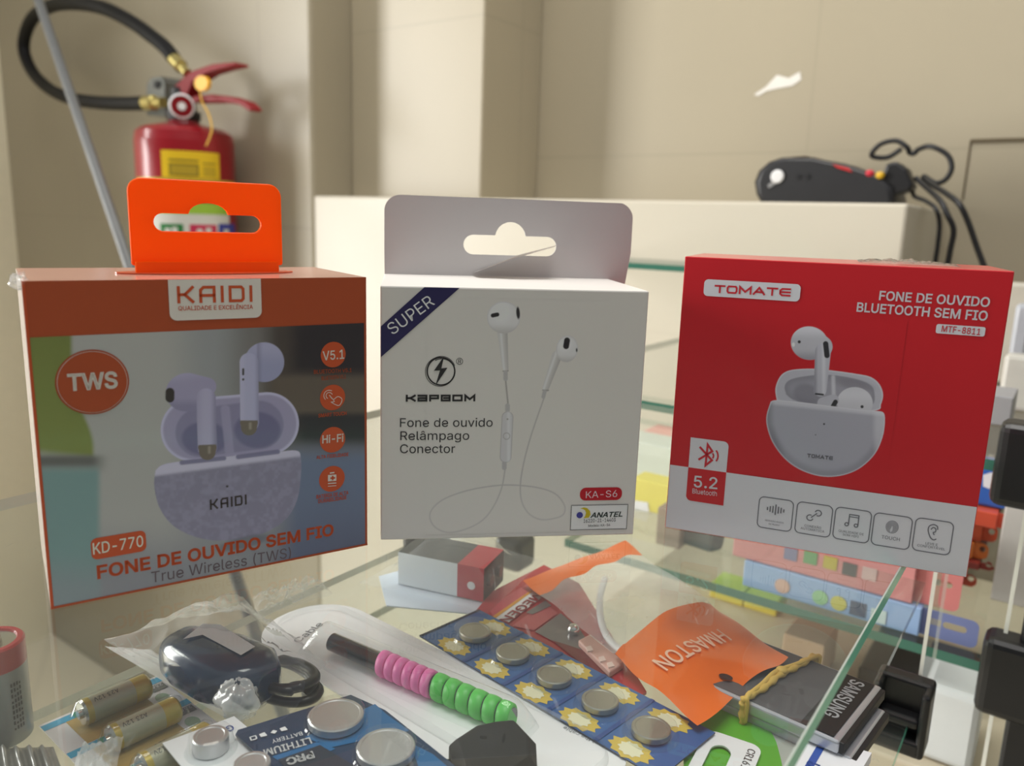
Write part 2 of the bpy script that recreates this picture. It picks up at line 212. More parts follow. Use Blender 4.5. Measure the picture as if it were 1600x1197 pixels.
3 227 109,-3,87,-1,66,5,49,15,35,29,26,46,22,66,55,66,57,54,63,44,72,35,83,30,95,26,109,25,124,26,138,30,149,37,157,46,163,58,165,72,163,86,158,98,150,109,137,117,121,122,101,124,78,124,78,150,144,224,144,226,35,226,35,254,186,254,186,230,106,139,106,144,132,144,154,138,172,127,185,111,194,93,196,72,194,51,185,33,172,18,154,6,133,-1
4 227 20,53,20,79,123,254,155,254,54,83,54,81,207,81,207,53|141,0,141,61,141,73,141,159,171,159,171,0
5 227 111,-3,89,-1,70,6,54,16,41,30,33,47,30,65,61,65,64,54,69,44,77,36,87,30,98,26,111,25,125,27,138,32,149,41,157,52,162,66,164,81,162,97,157,111,148,122,137,131,124,137,109,138,96,137,84,134,73,129,64,123,34,126,48,254,183,254,183,226,75,226,67,151,68,151,77,157,89,162,101,166,115,167,131,165,147,160,161,153,172,143,182,130,189,116,194,99,195,82,193,58,184,38,171,21,154,8,134,-1
6 227 113,-3,91,-1,71,7,55,20,42,37,34,58,32,81,34,100,40,119,51,142,69,170,126,254,161,254,75,131,73,131,77,137,83,144,90,149,98,153,107,156,117,157,139,155,158,147,173,136,185,120,192,101,194,79,192,56,184,36,171,20,155,7,135,-1|113,24,127,26,139,31,149,40,157,51,162,64,164,79,162,94,157,107,149,118,139,126,127,131,113,133,99,131,87,126,77,118,69,107,64,94,62,79,64,64,69,51,77,40,87,31,99,26
7 227 48,0,162,224,162,226,31,226,31,254,195,254,195,224,82,0
8 227 113,-3,89,-1,68,6,50,17,37,31,29,48,26,68,28,83,33,98,40,110,51,121,63,128,76,132,76,133,59,141,46,154,38,171,35,190,38,209,45,225,57,239,73,249,92,256,113,258,134,256,153,249,169,239,181,225,188,209,191,190,188,171,180,154,167,141,150,133,150,132,164,128,176,121,186,110,194,98,199,83,200,68,198,48,189,31,176,17,158,6,137,-1|113,25,129,26,142,30,153,37,161,46,167,57,168,69,167,83,161,94,153,104,141,111,128,116,113,118,98,116,85,111,73,104,65,94,59,83,58,69,59,57,64,46,73,37,84,30,97,26|113,145,126,146,137,150,146,157,154,165,158,176,160,188,158,200,154,210,147,218,138,225,126,229,113,230,100,229,89,225,79,218,72,210,68,200,66,188,68,176,72,165,79,157,89,150,100,146
9 227 113,258,135,255,155,247,171,234,184,217,192,197,194,173,192,155,186,135,175,112,158,84,100,0,65,0,151,124,154,124,149,117,144,111,137,105,128,101,119,98,109,97,87,100,69,107,53,119,41,134,34,154,32,176,34,198,42,218,55,235,71,247,91,255|113,230,99,228,87,223,77,215,69,204,64,191,63,176,64,161,69,148,77,137,87,129,99,123,113,122,127,123,139,129,149,137,157,147,162,160,164,175,162,190,157,204,150,215,139,223,127,228
. 94 48,-2,39,-1,31,4,26,12,25,20,26,29,31,37,39,42,48,43,56,42,64,37,69,29,71,20,69,12,64,4,56,-1
- 227 168,122,168,94,57,94,57,122
( 137 45,103,46,132,50,162,57,192,66,221,76,247,88,270,118,270,106,242,95,214,87,185,81,157,77,129,76,103,77,80,80,57,86,33,94,8,105,-19,118,-48,88,-48,69,-11,56,27,47,66
) 137 19,-48,32,-18,43,9,51,34,57,58,60,81,61,103,60,129,56,157,50,185,41,214,31,242,19,270,48,270,60,247,71,221,80,192,86,162,91,132,92,103,89,65,81,27,67,-11,48,-48
: 94 48,-2,39,-1,31,4,26,12,25,20,26,29,31,37,39,42,48,43,56,42,64,37,69,29,71,20,69,12,64,4,56,-1|48,135,39,137,31,142,26,149,25,158,26,167,31,174,39,179,48,181,56,179,64,174,69,167,71,158,69,149,64,142,56,137
Ê 209 30,0,30,254,186,254,186,226,62,226,62,143,178,143,178,114,62,114,62,29,188,29,188,0|84,282,54,282,54,284,94,329,123,329,164,284,164,282,133,282,109,312
Ã 240 8,0,101,254,138,254,231,0,198,0,144,151,132,186,116,239,123,239,106,185,95,151,43,0|55,71,55,99,185,99,185,71|142,288,130,290,118,295,108,300,101,302,97,301,94,298,92,288,70,288,72,303,78,314,86,321,98,324,110,322,121,317,130,312,139,309,143,310,145,313,149,323,169,323,167,309,162,298,153,290
Ç 255 134,-3,103,1,75,12,52,32,35,58,24,90,20,127,24,165,35,197,52,223,75,242,103,254,134,258,152,256,170,252,186,245,201,236,214,224,224,209,232,193,236,174,204,174,200,186,195,197,187,206,179,214,169,220,158,224,146,227,134,228,111,225,92,216,75,202,62,182,54,157,52,127,54,97,63,72,75,53,92,38,112,29,134,26,146,27,158,30,169,34,179,40,187,48,195,57,200,68,204,80,236,80,232,62,224,45,214,31,201,19,187,9,170,2,153,-2|114,-73,114,-55,134,-55,142,-55,147,-53,150,-49,151,-44,150,-39,147,-35,142,-33,134,-33,120,-33,125,6,142,6,142,-2,142,-16,156,-19,166,-24,172,-32,174,-44,171,-57,164,-66,152,-71,134,-73
Á 240 8,0,101,254,138,254,231,0,198,0,144,151,132,186,116,239,123,239,106,185,95,151,43,0|55,71,55,99,185,99,185,71|106,279,130,329,164,329,131,279
â 195 80,-4,63,-3,47,2,34,11,24,22,17,37,15,54,17,69,22,80,29,90,39,97,50,102,63,105,89,110,117,113,126,115,133,117,136,121,138,127,138,128,137,139,133,148,128,156,120,161,110,164,98,165,85,164,75,161,66,156,59,150,54,144,50,137,20,146,29,161,39,173,52,182,66,188,82,191,97,192,119,190,131,186,143,180,153,172,161,160,167,145,168,126,168,0,138,0,138,26,136,26,126,12,118,6,108,1,95,-3|85,23,101,24,114,29,124,37,132,47,136,57,138,69,138,95,130,91,116,88,100,86,88,84,67,79,58,75,52,70,47,62,46,52,47,43,51,36,57,30,65,26,74,24|70,218,40,218,40,219,80,265,109,265,149,219,149,218,119,218,95,248"""
GLY = {}
for ln in GLYPHS.split('\n'):
    c_, adv_, rest_ = ln[0], ln[2:].split(' ')[0], ln[2:].split(' ')[1]
    GLY[c_] = (int(adv_), [[(int(n_[i]), int(n_[i + 1])) for i in range(0, len(n_), 2)] for n_ in (q.split(',') for q in rest_.split('|'))])
_text_cache = {}
def text_shape(s, bold=0.0):
    """flat letter shapes: 2-D points, faces and width, in units of the capital height"""
    key = (s, bold)
    if key not in _text_cache:
        x = 0; CH = 254.0; vs = []; fs = []
        area2 = lambda p: sum(p[i - 1][0] * p[i][1] - p[i][0] * p[i - 1][1] for i in range(len(p)))
        def inside(q, p):
            r = False
            for i in range(len(p)):
                (ax, ay), (bx, by) = p[i - 1], p[i]
                if (ay > q[1]) != (by > q[1]) and q[0] < (bx - ax) * (q[1] - ay) / (by - ay) + ax: r = not r
            return r
        for c in s:
            if c == ' ': x += 100; continue
            adv, outs = GLY[c]
            outs = [[((p[0] + x) / CH, p[1] / CH) for i, p in enumerate(o) if p != o[i - 1]] for o in outs]
            sg = max(outs, key=lambda o: abs(area2(o))); sgn = area2(sg) > 0
            solid = [o for o in outs if (area2(o) > 0) == sgn]; holes = [o for o in outs if (area2(o) > 0) != sgn]
            for o in solid:
                loops = [[V((p[0], p[1], 0)) for p in o]] + [[V((p[0], p[1], 0)) for p in h] for h in holes if inside(h[0], o)]
                b0 = len(vs); vs += [(p.x, p.y) for l in loops for p in l]
                fs += [tuple(b0 + k for k in t) for t in tessellate_polygon(loops)]
            if bold > 0:
                for o in outs:                       # thicken the strokes with a band along every outline
                    n = len(o); b0 = len(vs); ins = []; ous = []
                    for i in range(n):
                        p0, p1, p2 = V(o[i - 1]), V(o[i]), V(o[(i + 1) % n]); d1 = (p1 - p0).normalized(); d2 = (p2 - p1).normalized()
                        n1 = V((-d1.y, d1.x)); n2 = V((-d2.y, d2.x)); m = n1 + n2; m = m.normalized() if m.length > 1e-4 else n1
                        m = m * (bold / max(.5, m.dot(n1))); ins.append(p1 + m); ous.append(p1 - m)
                    vs += [(p.x, p.y) for p in ins + ous]; fs += [(b0 + i, b0 + (i + 1) % n, b0 + n + (i + 1) % n, b0 + n + i) for i in range(n)]
            x += adv
        x0 = min(v[0] for v in vs); vs = [(a - x0, b) for a, b in vs]
        _text_cache[key] = (vs, fs, max(v[0] for v in vs))
    return _text_cache[key]

class MB:
    def __init__(self): self.v = []; self.f = []; self.mi = []; self.sm = []; self.mats = []
    def m(self, mt):
        if mt not in self.mats: self.mats.append(mt)
        return self.mats.index(mt)
    def add(self, vs, fs, mt, smooth=False):
        b = len(self.v); i = self.m(mt)
        self.v += [V(p) for p in vs]
        for f in fs: self.f.append(tuple(b + k for k in f)); self.mi.append(i); self.sm.append(smooth)
    def poly(self, pts, mt): self.add(pts, [tuple(range(len(pts)))], mt)
    def prism(self, pts, off, mt, side=None, smooth=False):
        n = len(pts); pts = [V(p) for p in pts]; off = V(off)
        self.add(pts + [p + off for p in pts], [tuple(range(n - 1, -1, -1)), tuple(range(n, 2 * n))], mt)
        b = len(self.v) - 2 * n; i = self.m(side or mt)
        for k in range(n):
            self.f.append((b + k, b + (k + 1) % n, b + n + (k + 1) % n, b + n + k)); self.mi.append(i); self.sm.append(smooth)
    def box(self, c, ax, ay, az, mt):
        """c centre, ax ay az full-size edge vectors"""
        c, ax, ay, az = V(c), V(ax) / 2, V(ay) / 2, V(az) / 2
        vs = [c + ax * i + ay * j + az * k for k in (-1, 1) for j in (-1, 1) for i in (-1, 1)]
        self.add(vs, [(0, 2, 3, 1), (4, 5, 7, 6), (0, 1, 5, 4), (2, 6, 7, 3), (0, 4, 6, 2), (1, 3, 7, 5)], mt)
    def room(self, s0, s1, t0, t1, z0, z1, mt):
        self.box(W((s0 + s1) / 2, (t0 + t1) / 2, (z0 + z1) / 2), eR * (t1 - t0), eA * (s1 - s0), eZ * (z1 - z0), mt)
    def ring(self, rings, mt, closed=False, caps=True, smooth=True):
        n = len(rings[0]); vs = [p for r in rings for p in r]; fs = []
        R = len(rings)
        for a in range(R if closed else R - 1):
            b2 = (a + 1) % R
            for k in range(n): fs.append((a * n + k, a * n + (k + 1) % n, b2 * n + (k + 1) % n, b2 * n + k))
        self.add(vs, fs, mt, smooth)
        if caps and not closed:
            b = len(self.v) - len(vs); i = self.m(mt)
            self.f.append(tuple(b + k for k in range(n - 1, -1, -1))); self.mi.append(i); self.sm.append(False)
            self.f.append(tuple(b + (R - 1) * n + k for k in range(n))); self.mi.append(i); self.sm.append(False)
    def tube(self, pts, r, mt, n=10, closed=False, caps=True, flat=1.0):
        pts = [V(p) for p in pts]; N = len(pts); rings = []
        up = None
        for i, p in enumerate(pts):
            a = pts[(i - 1) % N] if (closed or i > 0) else p; c = pts[(i + 1) % N] if (closed or i < N - 1) else p
            d = (c - a).normalized()
            if up is None:
                up = d.orthogonal().normalized()
            up = (up - d * up.dot(d)).normalized(); sd = d.cross(up)
            rr = r[i] if isinstance(r, (list, tuple)) else r
            rings.append([p + (up * math.cos(2 * math.pi * k / n) + sd * math.sin(2 * math.pi * k / n) * flat) * rr for k in range(n)])
        self.ring(rings, mt, closed, caps)
    def lathe(self, o, axis, prof, mt, n=32, smooth=True):
        """prof: (radius, height[, material of the band that starts here])"""
        o = V(o); ax = V(axis).normalized(); x = ax.orthogonal().normalized(); y = ax.cross(x)
        def rg(r, h): return [o + ax * h + (x * math.cos(2 * math.pi * k / n) + y * math.sin(2 * math.pi * k / n)) * r for k in range(n)]
        cur = mt
        for a, b in zip(prof[:-1], prof[1:]):
            if len(a) > 2: cur = a[2]
            self.ring([rg(a[0], a[1]), rg(b[0], b[1])], cur, caps=False, smooth=smooth)
        if prof[0][0] > 1e-6: self.poly(list(reversed(rg(prof[0][0], prof[0][1]))), prof[0][2] if len(prof[0]) > 2 else mt)
        if prof[-1][0] > 1e-6: self.poly(rg(prof[-1][0], prof[-1][1]), cur)
    def ellipsoid(self, c, ax, ay, az, mt, n=20, m2=10):
        c, ax, ay, az = V(c), V(ax), V(ay), V(az)
        rings = []
        for j in range(1, m2):
            th = math.pi * j / m2
            rings.append([c - az * math.cos(th) + (ax * math.cos(2 * math.pi * k / n) + ay * math.sin(2 * math.pi * k / n)) * math.sin(th) for k in range(n)])
        self.ring(rings, mt)
    def sheet(self, fn, nu, nv, mt, smooth=True):
        vs = [fn(i / nu, j / nv) for j in range(nv + 1) for i in range(nu + 1)]
        fs = [(j * (nu + 1) + i, j * (nu + 1) + i + 1, (j + 1) * (nu + 1) + i + 1, (j + 1) * (nu + 1) + i) for j in range(nv) for i in range(nu)]
        self.add(vs, fs, mt, smooth)
    def text(self, s, o, xd, yd, h, mt, width=None, bold=0.0, centre=False, lift=None):
        vs, fs, w = text_shape(s, bold); o, xd, yd = V(o), V(xd).normalized(), V(yd).normalized()
        sx = width / w if width else h
        if centre: o = o - xd * (w * sx / 2)
        if lift is not None: o = o + V(lift)
        self.add([o + xd * (x * sx) + yd * (y * h) for x, y in vs], fs, mt)
    def build(self, name, parent=None, base=None, bevel=0.0, seg=2, sub=0, weld=False):
        base = V(base) if base is not None else V((0, 0, 0))
        me = bpy.data.meshes.new(name)
        me.from_pydata([tuple(p - base) for p in self.v], [], self.f)
        for mt in self.mats: me.materials.append(mt)
        me.polygons.foreach_set('material_index', self.mi); me.polygons.foreach_set('use_smooth', self.sm); me.update()
        o = bpy.data.objects.new(name, me); COL.objects.link(o)
        if parent is not None: o.parent = parent
        elif base is not None: o.location = base
        if bevel > 0:
            b = o.modifiers.new('bevel', 'BEVEL'); b.width = bevel; b.segments = seg; b.limit_method = 'ANGLE'; b.angle_limit = math.radians(50); b.harden_normals = False
        if sub:
            s = o.modifiers.new('subdiv', 'SUBSURF'); s.levels = sub; s.render_levels = sub
        return o

def tag(o, label=None, cat=None, group=None, kind=None):
    if label: o['label'] = label
    if cat: o['category'] = cat
    if group: o['group'] = group
    if kind: o['kind'] = kind
    return o
def root(name, loc, label, cat, group=None, rotz=0.0):
    o = bpy.data.objects.new(name, None); o.empty_display_size = 0.02; COL.objects.link(o)
    o.location = V(loc); o.rotation_euler = (0, 0, rotz)
    return tag(o, label, cat, group)
class Kit:
    """a thing standing at loc whose parts are modelled in world metres"""
    def __init__(self, name, loc, label, cat, group=None):
        self.loc = V(loc); self.o = root(name, loc, label, cat, group)
    def part(self, name, mb, parent=None, bevel=0.0, label=None, **k):
        p = mb.build(name, parent or self.o, self.loc, bevel, **k)
        if label: p['label'] = label
        return p
def single(name, mb, loc, label, cat, group=None, bevel=0.0, **k):
    return tag(mb.build(name, None, loc, bevel, **k), label, cat, group)
def structure(name, mb, bevel=0.0):
    o = mb.build(name, None, None, bevel); o['kind'] = 'structure'; return o
def room_object(name, mats_boxes, bevel=0.0):
    """boxes given in room axes; the object itself is turned with the room so its tiles lie along its own X"""
    mb = MB()
    for (s0, s1, t0, t1, z0, z1), mt in mats_boxes:
        mb.box(((t0 + t1) / 2, (s0 + s1) / 2, (z0 + z1) / 2), (t1 - t0, 0, 0), (0, s1 - s0, 0), (0, 0, z1 - z0), mt)
    o = mb.build(name, None, None, bevel); o.rotation_euler = (0, 0, -ROOM); o['kind'] = 'structure'
    return o
def smooth_path(pts, n=8, closed=False):
    pts = [V(p) for p in pts]; N = len(pts); out = []
    for i in range(N if closed else N - 1):
        p0 = pts[(i - 1) % N] if (closed or i > 0) else pts[i]; p1 = pts[i]; p2 = pts[(i + 1) % N]
        p3 = pts[(i + 2) % N] if (closed or i + 2 < N) else p2
        for k in range(n):
            t = k / n
            out.append(0.5 * ((2 * p1) + (p2 - p0) * t + (2 * p0 - 5 * p1 + 4 * p2 - p3) * t * t + (3 * p1 - p0 - 3 * p2 + p3) * t ** 3))
    if not closed: out.append(pts[-1])
    return out
def rrect(w, h, r, n=6, rs=None):
    """2-D rounded rectangle from (0,0) to (w,h); rs = radii for the corners bl, br, tr, tl"""
    rs = rs or (r, r, r, r); pts = []
    for (cx, cy, a0, rr) in ((0, 0, 180, rs[0]), (w, 0, 270, rs[1]), (w, h, 0, rs[2]), (0, h, 90, rs[3])):
        if rr <= 0: pts.append((cx, cy)); continue
        ox = cx + rr if cx == 0 else cx - rr; oy = cy + rr if cy == 0 else cy - rr
        for k in range(n + 1):
            a = math.radians(a0 + 90 * k / n); pts.append((ox + rr * math.cos(a), oy + rr * math.sin(a)))
    return pts
def circle2(cx, cy, r, n=40, ry=None): return [(cx + r * math.cos(2 * math.pi * k / n), cy + (ry or r) * math.sin(2 * math.pi * k / n)) for k in range(n)]

# ------------------------------------------------------------------ shared materials
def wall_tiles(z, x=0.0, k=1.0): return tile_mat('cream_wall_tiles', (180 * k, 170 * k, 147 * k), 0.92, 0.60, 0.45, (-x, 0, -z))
M_ledge = tile_mat('pale_ledge_plaster', (208, 201, 184), 0.97, 2.0, 2.0)
M_floor = tile_mat('beige_floor_tiles', (220, 212, 190), 0.8, 0.45, 0.45)
M_glass = clear_mat('shelf_glass', (0.955, 0.968, 0.955), 0.014, (0.86, 0.88, 0.84), 0.01, 1.45, scratch=0.10)
M_edge = mat('teal_glass_edge', (140, 242, 208), 0.15, vary=0.08)
M_edge_dark = mat('dark_green_glass_edge', (62, 112, 96), 0.12, vary=0.08)
M_edge_pale = mat('pale_glass_edge', (190, 200, 190), 0.2, vary=0.05)
M_edge_white = mat('polished_white_glass_edge', (232, 232, 222), 0.15, vary=0.05)
M_black = mat('black_plastic', (22, 22, 24), 0.35, vary=0.1)
M_blackm = mat('matte_black_rubber', (17, 18, 19), 0.6, vary=0.1)
M_film = clear_mat('clear_plastic_film', (0.96, 0.97, 0.97), 0.10, (0.95, 0.95, 0.97), 0.10, 1.8, bump=0.3)
M_film_milky = clear_mat('milky_plastic_film', (0.95, 0.96, 0.95), 0.42, (0.93, 0.94, 0.95), 0.12, 1.6, bump=0.4)
M_dome = clear_mat('clear_blister_dome', (0.97, 0.98, 0.98), 0.012, (0.95, 0.95, 0.97), 0.03, 1.6)
M_silver = mat('silver_steel', (196, 194, 188), 0.25, 1.0, vary=0.05)
M_chrome = mat('bright_chrome', (225, 225, 225), 0.12, 1.0, vary=0.03)
M_white = mat('white_card', (235, 236, 240), 0.5, vary=0.02)
M_red = mat('red_print', (190, 30, 45), 0.4)

# ------------------------------------------------------------------ the room
S_W, S_P, S_B = 0.85, 0.93, 1.074       # planes of the extinguisher wall and ledge front, of the pillar front, of the niche wall
FLOOR = -0.95
room_object('floor', [((-2.2, 1.4, -3.2, 1.6, FLOOR - 0.05, FLOOR), M_floor)])
room_object('wall_back', [((S_B, S_B + 0.1, -1.2, 1.2, FLOOR, 1.4), wall_tiles(0.22, -0.31 + S_B))])
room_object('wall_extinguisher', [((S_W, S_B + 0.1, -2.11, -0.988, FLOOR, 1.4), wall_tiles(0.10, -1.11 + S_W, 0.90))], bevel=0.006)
room_object('wall_left', [((-0.02, 1.1, -2.11, -2.01, FLOOR, 1.4), mat('pale_left_wall', (226, 219, 195), 0.5))])
room_object('wall_pillar', [((S_P, S_B - 0.0005, -0.9875, -0.7225, 0.1505, 1.4), wall_tiles(0.40, 0.3))], bevel=0.003)
room_object('wall_ledge', [((S_W, S_B - 0.0005, -0.9875, -0.145, FLOOR, 0.150), M_ledge)], bevel=0.003)
# cut line and corner of the access panel in the back wall
mb = MB(); M_groove = mat('dark_panel_gap', (96, 84, 62), 0.8)
pA, pB, pC = (stz(ons(*q, S_B - 0.001)) for q in ((1517, 219), (1640, 213), (1505, 312)))
mb.room(S_B - 0.0015, S_B + 0.001, pA[1], pB[1], pA[2] - 0.003, pA[2] + 0.001, M_groove)
mb.room(S_B - 0.0012, S_B + 0.001, pA[1] - 0.0008, pA[1] + 0.0008, pC[2], pA[2], M_groove)
structure('trim_1', mb)
mb = MB(); M_chip = mat('chipped_white_plaster', (236, 233, 225), 0.8)
mb.poly([ons(x, y, S_B - 0.0006) for x, y in ((1178, 148), (1196, 136), (1214, 117), (1232, 122), (1250, 112), (1252, 124), (1238, 134), (1216, 138), (1198, 142), (1184, 150))], M_chip)
structure('trim_2', mb)

# ------------------------------------------------------------------ glass counter that carries the boxes
def pane(mb, s0, s1, t0, t1, z0, z1, right=None, left=None, front=None, back=None):
    """a sheet of glass in room axes with its cut edges in their own tint"""
    c = [W(s, t, z) for z in (z0, z1) for s, t in ((s0, t0), (s0, t1), (s1, t1), (s1, t0))]
    mb.add(c, [(0, 3, 2, 1)], M_glass); mb.add(c, [(4, 5, 6, 7)], M_glass)
    for f, mt in (((0, 1, 5, 4), front), ((1, 2, 6, 5), right), ((2, 3, 7, 6), back), ((3, 0, 4, 7), left)):
        mb.add(c, [f], mt or M_edge_pale)
SH = -0.060        # top of the inner shelf
BS = -0.120        # top of the base pane
G = 0.005
counter = Kit('display_counter', W(0.2, -0.2, FLOOR), 'glass display counter under the three upright earbud boxes', 'display counter')
mb = MB(); pane(mb, -0.12, 0.495, -0.357, -0.0398, -G, 0, M_edge, M_edge_pale, M_edge, M_glass)
mb.add([W(s_, t_, 0.0001) for s_, t_ in ((-.12, -.0403), (-.12, -.0398), (.495, -.0398), (.495, -.0403))], [(0, 1, 2, 3)], M_edge_pale); counter.part('top_pane', mb)
mb = MB(); pane(mb, -0.12, 0.452, -0.290, -0.045, SH - 0.004, SH, M_glass, M_edge_white, M_edge, M_glass); counter.part('inner_shelf', mb)
mb = MB(); pane(mb, -0.12, 0.425, -0.330, -0.040, BS - G, BS, M_edge, M_edge_pale, M_edge, M_glass); counter.part('base_pane', mb)
mb = MB()
c = [W(s, t, z) for z in (BS, -G) for s, t in ((0.428, -0.0400), (0.428, -0.0382), (0.490, -0.0382), (0.490, -0.0400))]
mb.add(c, [(1, 2, 6, 5), (3, 0, 4, 7)], M_glass); mb.add(c, [(0, 1, 5, 4), (2, 3, 7, 6)], M_edge_white); counter.part('side_pane', mb)
def connector(kit, p, w, d, h, name='corner_connector'):
    mb = MB(); mb.box(p, eR * w, eA * d, eZ * h, M_black); o = kit.part(name, mb, bevel=0.005, seg=3)
    return o
def clip_connector(kit, p, w, d, h):
    """corner connector with a scooped front and a rib across it"""
    mb = MB(); p = V(p)
    mb.box(p + eA * d * 0.25, eR * w, eA * d * 0.5, eZ * h, M_black)
    mb.box(p - eR * w * 0.42, eR * w * 0.16, eA * d, eZ * h * 0.96, M_black); mb.box(p + eR * w * 0.42, eR * w * 0.16, eA * d, eZ * h * 0.96, M_black)
    mb.box(p - eZ * h * 0.02, eR * w * 0.72, eA * d * 0.8, eZ * h * 0.16, M_black); mb.box(p - eZ * h * 0.36 , eR * w * 0.9, eA * d, eZ * h * 0.24, M_black)
    return kit.part('corner_connector', mb, bevel=0.003, seg=3)
cc = stz(ons(1408, 1112, 0.418)); clip_connector(counter, W(0.418, cc[1], cc[2]), 0.0265, 0.020, 0.037)
cc = stz(onz(805, 852, BS)); connector(counter, W(cc[0], cc[1], BS - 0.004), 0.024, 0.024, 0.026)
cc = stz(onz(668, 846, SH)); connector(counter, W(cc[0], cc[1], SH + 0.004), 0.016, 0.03, 0.016)
for s in (-0.06, 0.47):
    for t in (-0.325, -0.045):
        mb = MB(); mb.lathe(W(s, t, FLOOR), eZ, [(0.022, 0), (0.022, 0.006), (0.011, 0.010), (0.011, -BS * 0 + (BS - G) - FLOOR)], M_chrome, 20); counter.part('leg', mb) if s < 0 else None

# neighbouring case against the back wall
case = Kit('display_case', W(0.67, -0.1, FLOOR), 'glass shelved display case behind the red box, against the ledge', 'display case')
mb = MB(); pane(mb, 0.5035, 0.845, -0.357, 0.30, -0.0062, 0, M_edge, M_edge_pale, M_edge_dark, M_edge_dark); case.part('top_pane', mb)
mb = MB(); pane(mb, 0.5035, 0.845, -0.30, 0.30, BS - 0.0062, BS, M_edge, M_edge_pale, M_edge_dark, M_edge_dark); case.part('middle_shelf', mb)
M_cab = mat('beige_cabinet_laminate', (200, 188, 165), 0.5)
CB = -0.20
mb = MB(); mb.room(0.5035, 0.845, -0.30, 0.30, FLOOR, CB, M_cab); case.part('cabinet', mb, bevel=0.002)
c1 = ons(1641, 733, 0.492); mbc = connector(case, c1, 0.050, 0.022, 0.046)
c2 = ons(1612, 1066, 0.492); connector(case, c2, 0.050, 0.022, 0.046)
sa, ta, za = stz(ons(1583, 900, 0.494))
mb = MB(); c = [W(s, t, z) for z in (BS - 0.1, 0.0) for s, t in ((0.494, ta), (0.494, ta + 0.002), (0.5035, ta + 0.002), (0.5035, ta))]
mb.add(c, [(1, 2, 6, 5), (3, 0, 4, 7)], M_glass); mb.add(c, [(0, 1, 5, 4), (2, 3, 7, 6)], M_edge_white); case.part('side_pane', mb)
mb = MB(); mb.room(0.489, 0.497, ta + 0.008, ta + 0.022, BS - 0.13, 0.06, M_black); case.part('corner_post', mb, bevel=0.002)
# small wall shelf on the ledge front
mb = MB(); pane(mb, 0.745, 0.8495, -0.47, -0.22, 0.0775, 0.0835, M_edge, M_edge_pale, M_edge_dark, M_edge_dark)
single('glass_shelf', mb, W(0.80, -0.345, 0.08), 'narrow dark-edged glass shelf fixed to the pale ledge front', 'shelf')

